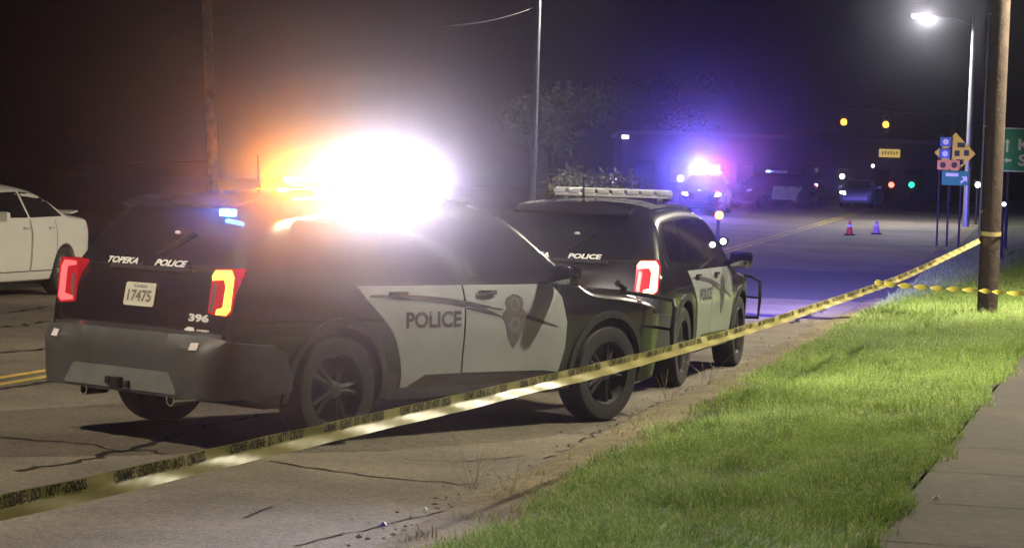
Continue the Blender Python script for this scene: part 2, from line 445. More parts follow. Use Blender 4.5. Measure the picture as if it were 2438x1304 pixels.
SUV = Shape(5.05,
    [(0, .70), (.03, .745), (.09, .775), (.12, .82), (.15, 1.02), (.18, 1.13), (.24, 1.21), (.40, 1.44), (.52, 1.60), (.60, 1.665), (.75, 1.71), (1.1, 1.745), (2.0, 1.775), (2.6, 1.76), (3.0, 1.69), (3.35, 1.46), (3.75, 1.17), (3.9, 1.10), (4.3, 1.06), (4.7, 1.0), (4.88, .93), (4.98, .80), (5.05, .66)],
    [(0, .82), (.03, .87), (.08, .915), (.15, .95), (.3, .98), (.6, 1), (4.1, 1), (4.5, .98), (4.75, .94), (4.9, .88), (5.0, .79), (5.05, .70)],
    [(.2, .90), (.32, .945), (.45, .975), (.6, .985), (.8, 1.0), (.95, .995), (1.05, .975), (1.14, .94), (1.3, .885), (1.5, .81), (1.65, .74), (1.79, .68)],
    [(0, .50), (.06, .42), (.2, .34), (.5, .27), (1.6, .25), (4.4, .25), (4.9, .3), (5.05, .42)],
    [(0, .08), (.15, .10), (.5, .16), (1.0, .17), (2.6, .16), (3.3, .12), (3.9, .10), (5.05, .10)], (1.10, 4.125), .385)

def arc(cx, cz, r, a0, a1, n=8):
    return [(cx + r * math.cos(R(a0 + (a1 - a0) * i / n)), cz + r * math.sin(R(a0 + (a1 - a0) * i / n))) for i in range(n + 1)]

def police_suv(loc, heading, label, bar, tails, front_lit=False, near=True, steer=0, pitch=0, group='police SUVs stopped on the street'):
    S = SUV
    root = empty('police_suv', loc, math.pi / 2 - heading, label, 'police car', group)
    root.rotation_euler.y = -pitch
    body = S.body('body', BLACK, root, .445)
    rear = S.mrear(); frt = S.mrear(True)
    for sg in (-1, 1):
        sd = S.mside(sg)
        rd = [(1.28, 1.10)] + [(1.36, 1.00)] + arc(1.10, .385, .64, 52, 6, 8) + [(1.74, .37), (1.80, .37), (1.98, .455), (2.365, .455), (2.365, 1.10)]
        d1 = panel(rd, sd, .006, .02, .07).build('rear_door', WHITE, root)
        fd = [(2.385, 1.10), (2.385, .455), (3.30, .44), (3.50, .42), (3.56, .60), (3.56, .80), (3.50, 1.00), (3.40, 1.10)]
        d2 = panel(fd, sd, .006, .02, .07).build('front_door', WHITE, root)
        rk = MB().box((2.6, sg * .93, .36), (2.0, .05, .16), .02); rk.build('sill_cladding', PLAST, root)
        # handles
        for hx, dd in ((1.66, d1), (2.62, d2)):
            y = sg * (S.side(hx, 1.045) + .025)
            MB().box((hx, y, 1.045), (.19, .028, .035), .012).build('handle', BLACK, dd)
        # side windows
        for nm, pl in (('side_window', [(2.44, 1.155), (2.44, 1.60), (2.90, 1.59), (3.08, 1.50), (3.48, 1.19), (3.48, 1.155)]), ('side_window', [(1.42, 1.175), (1.42, 1.58), (2.36, 1.60), (2.36, 1.155)]), ('side_window', [(.66, 1.20), (.72, 1.42), (.80, 1.55), (1.34, 1.58), (1.34, 1.18)])):
            panel(pl, sd, .004, .012, .09, .04).build(nm, GLASS, root)
        # arch cladding
        for wx in S.wheels:
            o_ = arc(wx, .385, .50, 0, 180, 20); i_ = arc(wx, .385, .445, 180, 0, 20)
            panel([(wx + .50, .30)] + o_ + [(wx - .50, .30), (wx - .445, .30)] + i_ + [(wx + .445, .30)], sd, .012, .05, .08).build('arch_trim', mat('arch_plastic', (.035, .035, .038), .38), root)
        # decals
        if sg < 0 and near:
            lettering('POLICE', (1.74, .795, 2.33, .915), sd, .0085, .035).build('door_lettering', DKVINYL, d1, smooth=None)
            st_ = MB()
            for (a, b) in (((1.38, 1.03), (2.79, .915)), ((2.05, .985), (2.79, .86))):
                n = 16
                top = []; bot = []
                for i in range(n + 1):
                    t = i / n; x = a[0] + (b[0] - a[0]) * t; z = a[1] + (b[1] - a[1]) * t ** 1.7; w2 = .004 + .018 * math.sin(math.pi * min(1, t * .9 + .1) ** 1.2) * (1 if t < .9 else .7)
                    top.append((x, z + w2)); bot.append((x, z - w2))
                vs = [sd(p[0], p[1], .0085) for p in top + bot[::-1]]; m_ = len(top)
                st_.add(vs, [(i, i + 1, 2 * m_ - 2 - i, 2 * m_ - 1 - i) for i in range(m_ - 1)])
            vs = [sd(3.05 + .4 * t, .86 - .085 * t + s_ * (.016 * (1 - t) + .003), .0085) for t in (0, .33, .66, 1) for s_ in (-1, 1)]
            st_.add(vs, [(2 * i, 2 * i + 1, 2 * i + 3, 2 * i + 2) for i in range(3)])
            st_.build('door_stripe', DKVINYL, d2, smooth=None)
            # badge: eagle-topped shield outline with a seal
            bd = [(2.84, 1.00), (2.88, 1.015), (2.92, 1.03), (2.97, 1.025), (3.02, 1.0), (3.035, .96), (3.02, .92), (3.06, .89), (3.07, .85), (3.045, .81), (3.03, .76), (3.0, .70), (2.97, .655), (2.935, .62), (2.905, .66), (2.87, .70), (2.845, .76), (2.825, .81), (2.79, .85), (2.80, .89), (2.84, .92), (2.82, .96)]
            bp = panel(bd, sd, .0085, .003, .04).build('door_badge', mat('badge_vinyl', (.10, .09, .085), .5, var=.4, vscale=30), d2)
            rg = MB()
            for rr, zz in ((.062, .80), (.045, .80), (.05, .955)):
                n = 20; vs = []
                for k in range(n):
                    a = 2 * math.pi * k / n
                    for q in (rr, rr - .008): vs.append(sd(2.93 + q * math.cos(a), zz + q * math.sin(a), .0105))
                rg.add(vs, [(2 * k, 2 * k + 1, (2 * k + 3) % (2 * n), (2 * k + 2) % (2 * n)) for k in range(n)])
            rg.build('seal_ring', mat('badge_line', (.22, .21, .18), .5), bp, smooth=None)
        # mirror
        m = MB().box((3.40, sg * 1.105, 1.17), (.13, .24, .17), .05); m.tube([(3.42, sg * .93, 1.12), (3.42, sg * 1.03, 1.14)], .035, 8)
        mr = m.build('side_mirror', BLACK, root)
        MB().box((3.332, sg * 1.105, 1.17), (.006, .20, .13), .002).build('mirror_glass', mat('mirror_glass', (.5, .5, .52), .05, metal=1), mr)
        # roof rails
        def rz(x):
            a, b = 1.2, S.T(x)
            for _ in range(20):
                m_ = (a + b) / 2
                if S.side(x, m_) > .62: a = m_
                else: b = m_
            return a
        MB().tube([(x, sg * .62, rz(x) + .018) for x in (.95, 1.2, 1.6, 2.0, 2.4, 2.8)], .014, 6).build('roof_rail', BLACK, root)
        # wheels
        for wx in S.wheels:
            wheel(root, wx, sg * .865, .385, sg)
    # fuel door / inner arch darkness
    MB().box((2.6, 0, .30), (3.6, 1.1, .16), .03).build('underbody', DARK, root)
    # rear: bumper, diffuser, glass, trim
    bmp = panel([(-1.50, .40), (-1.2, .36), (-.55, .345), (.55, .345), (1.2, .36), (1.50, .40), (1.50, .50), (1.42, .66), (1.30, .71), (.80, .745), (-.80, .745), (-1.30, .71), (-1.42, .66), (-1.50, .50)], rear, .028, .06, .06).build('rear_bumper', PLAST, root)
    panel([(-.60, .365), (.60, .365), (.50, .51), (-.50, .51)], rear, .036, .02, .07, .03).build('diffuser', GREYPL, bmp)
    ht = MB().box((-.02, 0, .405), (.12, .09, .075), .01); ht.box((-.03, -.10, .40), (.06, .04, .05), .01); ht.box((-.03, .11, .415), (.05, .05, .05), .01)
    ht.build('hitch_receiver', DARK, bmp)
    for y in (-.52, .40):
        MB().lathe([(.036, -.10), (.042, .10), (.032, .10), (.03, -.08)], 20, Matrix.Translation((.08, y, .325)) @ Matrix.Rotation(R(90), 4, 'Z')).build('exhaust_tip', CHROME, root)
    panel([(-.88, .748), (.88, .748), (.88, .775), (-.88, .775)], rear, .022, .02, .08).build('bumper_step', mat('step_trim', (.05, .045, .05), .3, coat=.5), bmp)
    gl = panel([(-.70, 1.235), (.70, 1.235), (.655, 1.42), (.59, 1.60), (-.59, 1.60), (-.655, 1.42)], rear, .005, .012, .08, .05).build('rear_window', GLASS, root)
    wp = MB().tube([rear(-.02, 1.27, .03), rear(-.14, 1.35, .025), rear(-.26, 1.43, .02)], .008, 6); wp.build('wiper', STEEL, gl)
    sp = MB().box((.53, 0, 1.655), (.24, 1.12, .03), .013, Matrix.Rotation(R(-16), 3, 'Y')); sp.build('spoiler', BLACK, root)
    panel([(-.86, .782), (.86, .782), (.885, .90), (.72, 1.20), (-.72, 1.20), (-.885, .90)], rear, .003, .012, .07, .05).build('tailgate_seam', DARK, root)
    hatch = panel([(-.84, .80), (.84, .80), (.86, .90), (.70, 1.19), (-.70, 1.19), (-.86, .90)], rear, .007, .015, .07, .05).build('tailgate', BLACK, root)
    panel([(-.42, 1.165), (.42, 1.165), (.42, 1.19), (-.42, 1.19)], rear, .016, .012, .1).build('tailgate_trim', mat('gate_trim', (.04, .038, .042), .35, metal=.3), hatch)
    if near or True:
        ft = lambda u_, v_, off: Vector((rear(u_, 1.20, 0).x - .022 + (v_ - 1.20) * .55, u_, v_))
        lt = lettering('TOPEKA', (.48, 1.205, .14, 1.25), ft, .02, .04, shear=.2)
        lettering('POLICE', (-.04, 1.205, -.36, 1.25), ft, .02, .04, shear=.2).build('tailgate_lettering', REFL, hatch, smooth=None)
        lt.build('tailgate_lettering', REFL, hatch, smooth=None)
        lettering('396', (-.52, .85, -.72, .905), rear, .012, .05).build('unit_number', REFL, hatch, smooth=None)
        bb = panel([(-.50, .79), (-.53, .775), (-.58, .78), (-.60, .79), (-.58, .81), (-.53, .812)], rear, .013, .006, .03); lettering('HYBRID', (-.62, .785, -.74, .80), rear, .012, .04, add=bb)
        bb.build('tailgate_badge', REFL, hatch, smooth=None)
        xp = min(S.rear(.16, .93), S.rear(.16, 1.08)) - .012; slp = .18
        fp = lambda u, v, off: Vector((xp + (v - 1.0) * slp - off, u, v))
        pl = panel([(-.158, .925), (.158, .925), (.158, 1.085), (-.158, 1.085)], fp, .0, .012, .3, .02).build('licence_plate', PLATE, hatch)
        t_ = lettering('17475', (.125, .955, -.125, 1.035), fp, .002, .03); lettering('KANSAS', (.07, 1.05, -.07, 1.07), fp, .002, .02, add=t_); t_.build('plate_number', PLTXT, pl, smooth=None)
        MB().ball(rear(-.08, 1.43, .01), .022, (.5, 1.3, .6)).build('window_sticker', REFL, gl)
    # small reflectors on the bumper corners
    for y in (-.73, .73):
        panel([(y - .035, .665), (y + .035, .665), (y + .035, .70), (y - .035, .70)], rear, .034, .01, .05).build('reflector', mat('refl_white', (.8, .7, .7), .2), bmp)
    # tail lamps
    for sg, (cname, ccol, cs, band) in zip((-1, 1), tails):
        q = lambda pts: [(sg * a, b) for a, b in pts]; rb = S.mrear(yc=.72)
        def rl(u, v, off, rb=rb):
            p_ = rb(u, 1.0, off); return Vector((p_.x + (v - .92) * .10 - .012, p_.y, v))
        lens = panel(q([(.70, .915), (.88, .90), (.92, .93), (.93, 1.17), (.91, 1.225), (.74, 1.215), (.71, 1.17)]), rl, .012, .12, .04, .02).build('tail_light', RED_OFF, root)
        if band == 'C':
            bp = [(.712, 1.165), (.74, 1.205), (.885, 1.212), (.915, 1.165), (.91, .945), (.875, .91), (.78, .91), (.785, .945), (.84, .96), (.85, 1.10), (.83, 1.145), (.72, 1.135)]
        else:
            bp = [(.72, .93), (.86, .915), (.90, .94), (.90, 1.16), (.87, 1.205), (.73, 1.20), (.73, 1.175), (.83, 1.16), (.83, .97), (.73, .955)]
        panel(q(bp), rl, .017, .008, .03).build('lamp_band', glow(cname, ccol, cs), lens)
        panel(q([(.715, .93), (.75, .925), (.765, 1.10), (.735, 1.12)]), rl, .016, .008, .04).build('reversing_lamp', mat('chrome_lens', (.5, .35, .36), .12, metal=.6), lens)
    # front: grille, headlamps, windscreen, push bar
    panel([(-.80, 1.13), (.80, 1.13), (.78, 1.30), (.68, 1.60), (-.68, 1.60), (-.78, 1.30)], frt, .006, .012, .1, .06).build('windscreen', GLASS, root)
    panel([(-.50, .62), (.50, .62), (.56, .86), (-.56, .86)], frt, .012, .02, .08, .04).build('grille', DARK, root)
    for sg in (-1, 1):
        hl = panel([(sg * a, b) for a, b in [(.58, .76), (.84, .80), (.86, .90), (.62, .90)]], frt, .012, .02, .05, .03)
        hl.build('headlight', glow('headlight_white', (1, .95, .85), 6.0) if front_lit else LENS_CL, root)
    pb = MB()
    for sg in (-1, 1):
        pb.tube([(5.08, sg * .30, .42), (5.17, sg * .30, .55), (5.17, sg * .30, 1.02), (5.08, sg * .30, 1.06)], .03, 8)
        pb.tube([(5.16, sg * .30, .98), (5.13, sg * .60, .97), (5.0, sg * .95, .95), (4.86, sg * 1.07, .90), (4.82, sg * 1.08, .70), (4.86, sg * 1.06, .50), (5.10, sg * .5, .48), (5.16, sg * .30, .50)], .018, 8)
        pb.tube([(4.83, sg * 1.08, .72), (5.16, sg * .30, .74)], .014, 6)
    pb.tube([(5.17, -.3, .98), (5.17, .3, .98)], .022, 8); pb.tube([(5.17, -.3, .55), (5.17, .3, .55)], .022, 8)
    pb.build('push_bar', STEEL, root)
    # antenna
    MB().tube([(1.3, .1, 1.76), (1.3, .1, 1.80), (1.28, .1, 2.0)], [.02, .012, .004], 6).build('antenna', BLACK, root)
    # light bar
    hb = MB().box((2.15, 0, 1.80), (.27, 1.16, .035), .014); hb.box((2.15, 0, 1.86), (.25, 1.14, .018), .008)
    for y in (-.48, .48): hb.box((2.15, y, 1.77), (.10, .05, .05), .01)
    lb = hb.build('light_bar', mat('bar_housing', (.10, .10, .11), .25, coat=.6) if bar[0] is not OFF else mat('bar_housing_glint', (.80, .80, .80), .3, coat=.6), root)  # pale copy: a bright reflection put into the colour of unlit bars
    n = 8
    for i in range(n):
        y = .53 - 1.06 * i / (n - 1)
        MB().box((2.022, y, 1.832), (.03, .122, .042), .008).build('lamp_module', bar[i], lb)
        MB().box((2.278, y, 1.832), (.03, .122, .042), .008).build('lamp_module', bar[i] if front_lit or not near else bar[i], lb)
    for sg, b in ((1, bar[0]), (-1, bar[-1])):
        MB().box((2.15, sg * .585, 1.832), (.18, .03, .042), .008).build('alley_lamp', b, lb)
    return root

AMB = glow('amber', (1, .42, .04), 60); WHT = glow('white', (1, .95, .95), 90); BLU = glow('blue', (.05, .15, 1), 60); REDG = glow('red', (1, .05, .08), 50)
OFF = LENS_CL
RT = ('tail_yellow', (1, .50, .06), 3.2, 'C'); LTL = ('tail_pink', (1, .13, .13), 1.5, 'B'); RT2 = ('tail_hot', (1, .55, .32), 4.0, 'C')
H1, H2 = .7094, .2746
s1 = police_suv((-2.6409, 15.4691, 0), H1, 'nearest police SUV angled across the lane, roof lights blazing amber and white', [AMB, AMB, AMB, AMB, WHT, WHT, WHT, WHT], (RT, LTL))
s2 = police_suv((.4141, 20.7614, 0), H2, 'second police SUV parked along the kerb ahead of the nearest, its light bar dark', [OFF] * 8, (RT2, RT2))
# lamps on the right side of the second SUV
sl = MB().lathe([(0, -.05), (.05, -.04), (.055, .05), (0, .05)], 16, Matrix.Translation((3.32, -.93, 1.36)) @ Matrix.Rotation(R(90), 4, 'Z')).build('pillar_spotlight', BLACK, s2)
MB().ball((3.265, -.93, 1.36), .035, (.4, 1, 1)).build('lens', glow('spot_white', (1, .95, .95), 4), sl)
def car_pt(root, x, y, z):
    a = root.rotation_euler.z; c, s_ = math.cos(a), math.sin(a); return Vector((root.location.x + x * c - y * s_, root.location.y + x * s_ + y * c, root.location.z + z))
p3 = at(1690, 500, 100); z3 = gz(p3.x, p3.y)
s3 = police_suv((p3.x + .35, p3.y + 3.5, z3), R(190), 'distant police SUV facing the camera with blue and red roof lights flashing', [REDG, REDG, WHT, REDG, BLU, WHT, BLU, BLU], (LTL, LTL), front_lit=True, near=False)
p4 = at(1830, 490, 112)
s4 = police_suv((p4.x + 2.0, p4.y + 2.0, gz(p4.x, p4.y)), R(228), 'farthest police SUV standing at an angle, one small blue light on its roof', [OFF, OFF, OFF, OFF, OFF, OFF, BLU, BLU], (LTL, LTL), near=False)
# lamps of the police cars, with some assumed blue and headlight beams
def lamp(name, typ, loc, power, col, parent, target=None, size=.05, spot=60, blend=1.0):
    d = bpy.data.lights.new(name, typ); d.energy = power; d.color = col
    if typ in ('POINT', 'SPOT'): d.shadow_soft_size = size
    if typ == 'SPOT': d.spot_size = R(spot); d.spot_blend = blend
    o = bpy.data.objects.new(name, d); COL.objects.link(o); o.location = loc
    if target is not None: o.rotation_euler = (Vector(target) - Vector(loc)).to_track_quat('-Z', 'Y').to_euler()
    if parent:
        bpy.context.view_layer.update(); o.parent = parent; o.matrix_parent_inverse = parent.matrix_world.inverted()
    return o
BARW = 700
def bar_lamp(name, y, p_, col, x=1.98):
    q_ = car_pt(s1, x, y, 1.84); lamp(name, 'SPOT', q_, BARW * p_, col, s1, (q_.x * .2, 0, 1.5), .04, 54)
bar_lamp('amber_flash', .55, 1.5, (1, .27, .01)); bar_lamp('amber_flash', .15, 1.4, (1, .38, .05))
bar_lamp('white_flash', -.22, 1.4, (1, .93, .90)); bar_lamp('white_flash', -.58, 1.8, (1, .94, 1)); bar_lamp('alley_flash', -.74, 1.1, (.70, .66, 1), 2.15)
pb_ = Vector(SUV.mrear()(-.50, 1.565, .03))
bl = MB().box(pb_ + Vector((-.03, 0, 0)), (.03, .15, .045), .012); bl.build('hatch_lamp', glow('hatch_blue', (.06, .30, 1), 40), s1)
q_ = car_pt(s1, pb_.x - .09, pb_.y, pb_.z); lamp('hatch_flash', 'SPOT', q_, 90, (.05, .20, 1), s1, (q_.x * .2, 0, 1.7), .02, 80)
p = car_pt(s3, 2.3, 0, 2.0)
lamp('blue_flash', 'SPOT', p + Vector((-.4, -.3, 0)), 7000, (.12, .14, 1), s3, (5, 0, 6), .1, 60)
lamp('red_flash', 'SPOT', p + Vector((.5, -.3, 0)), 900, (1, .12, .2), s3, (9, 0, 6), .1, 60)
q = car_pt(s2, 2.32, -.2, 1.86); lamp('added_blue_wash', 'SPOT', q, 330000, (.12, .08, 1), s2, car_pt(s2, 34, 1.6, 0), .05, 14, 1.0); q = car_pt(s2, 2.32, -.55, 1.86); lamp('added_side_blue', 'SPOT', q, 700, (.10, .06, 1), s2, car_pt(s2, 10, -3.4, .8), .05, 50)  # added blue lamps on the dark bar, tinting the road and tape
for sg in (-1, 1):
    q = car_pt(s2, 5.25, sg * .72, .86); lamp('assumed_headlight', 'SPOT', q, 22000, (1, .93, .82), s2, at(2290, 360, 72), .05, 7, 1.0)  # assumed headlight, added to light the far signs; its lens stays unlit
    q = car_pt(s1, 5.25, sg * .72, .86); lamp('assumed_headlight', 'SPOT', q, 380, (1, .93, .80), s1, car_pt(s1, 18, -1, .3), .05, 50, 1.0)  # assumed headlight, placed to light the grass and pole foot

# ------------------------------------------------------------------ street lamps
def street_lamp(loc, h, arm, power, col, label, hw=.11, lit=30):
    g = loc; root = empty('street_lamp', g, 0, label, 'street lamp', 'street lamps along the road')
    a = Vector((arm[0], arm[1], 0))
    MB().tube([(0, 0, 0), (0, 0, h * .5), (0, 0, h)], [hw, hw * .8, hw * .6], 12).build('pole', GALV, root)
    MB().tube([(0, 0, h - .35), a * .4 + Vector((0, 0, h - .05)), a + Vector((0, 0, h))], .035, 8).build('arm', GALV, root)
    hd = MB().box(a * 1.1 + Vector((0, 0, h)), (.34, .62, .13), .05, Matrix.Rotation(math.atan2(-a.x, a.y), 3, 'Z')).build('lamp_head', GALV, root)
    MB().box(a * 1.1 + Vector((0, 0, h - .075)), (.24, .42, .02), .008, Matrix.Rotation(math.atan2(-a.x, a.y), 3, 'Z')).build('lens', glow('street_lens%d' % lit, col, lit), hd)
    lamp('lamp_light', 'SPOT', Vector(g) + a * 1.1 + Vector((0, 0, h - .12)), power, col, root, Vector(g) + a * 1.1, .12, 165, .5)
    return root
street_lamp((-9.8, 12.5, 0), 8.5, (1.6, 0), 4500, (1, .88, .66), 'assumed street lamp on the left side of the road, out of view, placed to light the white sedan')  # unseen lamp, assumed, placed for the light on the left side
street_lamp((7.4, 18.5, .2), 8.0, (-1.4, .2), 6500, (1, .93, .66), 'assumed street lamp on the right verge, out of view, placed to light the grass')  # unseen lamp, assumed, placed to brighten the verge
street_lamp((9.9, 34.0, .2), 8.0, (-1.0, 0), 14000, (1, .89, .68), 'assumed street lamp on the right verge beyond the pole, out of view, placed to light the whole street')  # unseen lamp, assumed, placed to light sedan and road
pA = at(1268, 440, 70); street_lamp((pA.x, pA.y, gz(pA.x, pA.y)), 8.4, (1.3, 0), 2500, (1, .93, .84), 'thin grey street lamp pole rising behind the roof lights of the nearest police SUV')
pE = at(2303, 440, 92); gE = gz(pE.x, pE.y); hE = at(2200, 38, 92)
street_lamp((pE.x, pE.y, gE), hE.z - gE, (hE.x - pE.x, 0), 9000, (.95, .95, 1), 'grey street lamp at upper right with a white lit head on a short arm', .14, 120)
lg = [o for o in COL.objects if o.name.startswith('street_lamp')][-1]; lamp('lamp_glare', 'SPOT', hE - Vector((.0, .3, .15)), 700, (.95, .95, 1), lg, (8, 30, 0), .1, 120)
# ------------------------------------------------------------------ utility poles, cables
pp = on_ground(2350, 748, .19); s_, t_ = st(pp.x, pp.y)
root = empty('utility_pole', (pp.x, pp.y, gz(pp.x, pp.y) - .02), 0, 'thick brown wooden utility pole on the grass verge with the yellow tape tied round it', 'utility pole')
MB().tube([(0, 0, 0), (0, 0, 3), (.02, 0, 7), (.03, 0, 10.5)], [.155, .15, .14, .125], 20).build('pole', WOOD, root)
MB().tube([(-.175, -.03, 1.2), (-.172, -.03, 4), (-.15, -.03, 10.4)], .018, 8).build('conduit', mat('conduit', (.25, .25, .3), .35, metal=.4), root)
for z in (1.6, 2.9, 4.6): MB().box((-.16, -.03, z), (.07, .05, .03), .01).build('conduit_clamp', GALV, root)
pole_root = root
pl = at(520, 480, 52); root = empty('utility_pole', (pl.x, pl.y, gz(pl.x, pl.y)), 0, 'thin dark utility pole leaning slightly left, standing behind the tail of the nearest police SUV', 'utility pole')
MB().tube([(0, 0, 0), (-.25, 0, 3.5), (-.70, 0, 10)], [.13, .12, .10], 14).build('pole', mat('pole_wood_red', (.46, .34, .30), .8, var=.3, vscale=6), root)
MB().box((-.69, 0, 9.4), (2.0, .1, .12), .01).build('crossarm', WOOD, root)
CAB = mat('cable_rubber', (.10, .09, .09), .5)
def cable(a, b, sag, r, label):
    a = Vector(a); b = Vector(b); o = MB().tube([a.lerp(b, i / 20) - Vector((0, 0, 4 * sag * (i / 20) * (1 - i / 20))) for i in range(21)], r, 6).build('overhead_cable', CAB, None)
    return tag(o, label, 'cable', 'overhead cables')
cable(at(-150, 384, 60), at(500, 384, 60), .03, .014, 'thin overhead cable crossing low behind the white sedan roof')
cable(at(1060, 62, 68), at(1268, 20, 70), .12, .018, 'overhead cable reaching the thin pole from the left at the top of the picture')
cable(at(1860, 303, 120), at(2250, 318, 139), .1, .02, 'span cable above the two amber signals, nearly level')

# ------------------------------------------------------------------ barrier tape
A2 = Vector((-1.54, 6.8)); B2 = Vector((pp.x - .16, pp.y - .02)); D2 = (B2 - A2)
def tape_pt(px, py):
    d = ray(px, py)   # intersect with the vertical plane through A2-B2
    k = (A2.x * D2.y - A2.y * D2.x) / (d.x * D2.y - d.y * D2.x)
    return Vector((0, 0, CAMH)) + d * k
tp = [(-420, 1302), (-200, 1255), (0, 1206), (250, 1152), (650, 1056), (1000, 977), (1200, 931), (1500, 859), (1750, 792), (1950, 729), (2130, 667), (2250, 613), (2340, 569)]
TP = [tape_pt(*p) for p in tp]
dens = []; 
def crom(P, i, t):
    a = P[max(i - 1, 0)]; b = P[i]; c = P[i + 1]; d = P[min(i + 2, len(P) - 1)]
    return 0.5 * ((2 * b) + (c - a) * t + (2 * a - 5 * b + 4 * c - d) * t * t + (3 * b - 3 * c + d - a) * t ** 3)
for i in range(len(TP) - 1):
    for k in range(24): dens.append(crom(TP, i, k / 24))
dens.append(TP[-1]); cum = [0.0]
for a, b in zip(dens[:-1], dens[1:]): cum.append(cum[-1] + (b - a).length)
LT = cum[-1]
def tape_map(u, v, off=0.0):          # u metres along, v in -.5..+.5 across
    u = min(max(u, 0), LT - 1e-4); i = int(np.searchsorted(cum, u, side='right')) - 1; i = min(i, len(dens) - 2)
    f = (u - cum[i]) / (cum[i + 1] - cum[i]); p = dens[i].lerp(dens[i + 1], f); t = (dens[i + 1] - dens[i]).normalized()
    side = Vector((t.y, -t.x, 0)).normalized()        # towards the camera side
    up = side.cross(t).normalized(); up = up if up.z > 0 else -up
    W_ = .076
    tw = .10 * math.sin(u * 1.3) + .07 * math.sin(u * 3.1 + 1)         # slow twist
    if u > LT * .40: tw += min(1, (u - LT * .40) / 4) * .25
    # cross-section: upright upper part, lower part turned out to face the lamps overhead
    if v >= 0: q = up * (v * W_)
    else:
        a = R(12 + 27 * math.exp(-((u - TU0) / TUW) ** 4)); k_ = 1 + .35 * math.exp(-((u - 6.0) / 4.5) ** 2); q = -up * (-v * W_ * k_ * math.cos(a)) + side * (-v * W_ * k_ * math.sin(a))
    q = q + side * (.003 * math.sin(u * 9 + v * 5) + 0.0007 * math.sin(u * 14 + v * 6 + 2 * math.sin(u * 3.7)) + .0003 * math.sin(u * 43 - v * 14))
    c, s2 = math.cos(tw), math.sin(tw); qs = q.dot(side); qu = q.dot(up)
    q = side * (qs * c - qu * s2) + up * (qs * s2 + qu * c)
    return p + q + side * off
def arc_at(px):    # tape length coordinate at a photo column
    p = tape_pt(px, 1000 if px < 1500 else 700); d = [(Vector((q.x, q.y)) - Vector((p.x, p.y))).length for q in dens]; return cum[int(np.argmin(d))]
TU0 = (arc_at(520) + arc_at(1450)) / 2; TUW = (arc_at(1450) - arc_at(520)) / 2 + .5
m = MB(); nu = int(LT / .02); vv = [-.5, -.38, -.25, -.12, -.03, .03, .15, .3, .5]
for i in range(nu + 1):
    for v in vv: m.v.append(tuple(tape_map(LT * i / nu, v)))
for i in range(nu):
    for j in range(len(vv) - 1): a = i * len(vv) + j; m.f.append((a, a + 1, a + len(vv) + 1, a + len(vv)))
tape = m.build('barrier_tape', YEL, None, smooth=80)
tag(tape, 'long yellow CRIME SCENE DO NOT CROSS tape stretched from lower left to wooden pole', 'barrier tape')
def arc_at(px):    # tape length coordinate at a photo column
    p = tape_pt(px, 1000 if px < 1500 else 700); d = [(Vector((q.x, q.y)) - Vector((p.x, p.y))).length for q in dens]; return cum[int(np.argmin(d))]
u = arc_at(290) - .92 * 3
while u < LT * .8:
    if u > 0:
        uu = u
        for wd_, frac in (('CRIME', .20), ('SCENE', .20), ('DO', .085), ('NOT', .13), ('CROSS', .20)):
            V, F = text2d(wd_, 1.0, .03); x0 = min(q[0] for q in V); x1 = max(q[0] for q in V); L_ = .70 * frac
            txt = MB(); txt.add([tape_map(uu + L_ * (q[0] - x0) / (x1 - x0), .02 + .46 * q[1] / .72, .005) for q in V], F); txt.build('tape_lettering', TAPEINK, tape, smooth=None)
            uu += L_ + .70 * .046
    u += .915
# wrap round the pole
wz = TP[-1].z - pole_root.location.z
m = MB(); 
for k in range(40):
    a = 2 * math.pi * k / 40
    for dz in (-.030, -.01, .012, .034): m.v.append((.163 * math.cos(a), .163 * math.sin(a), wz + .10 + dz + .02 * math.sin(a)))
for k in range(40):
    for j in range(3): m.f.append((k * 4 + j, k * 4 + j + 1, ((k + 1) % 40) * 4 + j + 1, ((k + 1) % 40) * 4 + j))
m.build('tape_wrap', YEL, tape, loc=pole_root.location)
# second, loose tape running from the bend to behind / across the pole
lp = [(2082, 672, 24.0), (2130, 678, 25.0), (2200, 684, 27), (2270, 688, 29), (2340, 692, 30.9), (2400, 697, 32), (2500, 702, 34)]
LP = [at(*q) for q in lp]; m = MB(); n = 160; pts = []
for i in range(len(LP) - 1):
    for k in range(26): pts.append(crom(LP, i, k / 26))
for i, p in enumerate(pts):
    tw = i * .22; d = Vector((.1 * math.cos(tw), .75 * math.cos(tw), .0)) + Vector((0, 0, math.sin(tw)))
    m.v += [tuple(p - d * .035), tuple(p + d * .035)]
m.f = [(2 * i, 2 * i + 1, 2 * i + 3, 2 * i + 2) for i in range(len(pts) - 1)]
tag(m.build('barrier_tape', mat('tape_yellow_bright', (.85, .72, .12), .4), None, smooth=80), 'twisted loose end of yellow tape hanging low across the foot of the wooden pole', 'barrier tape')
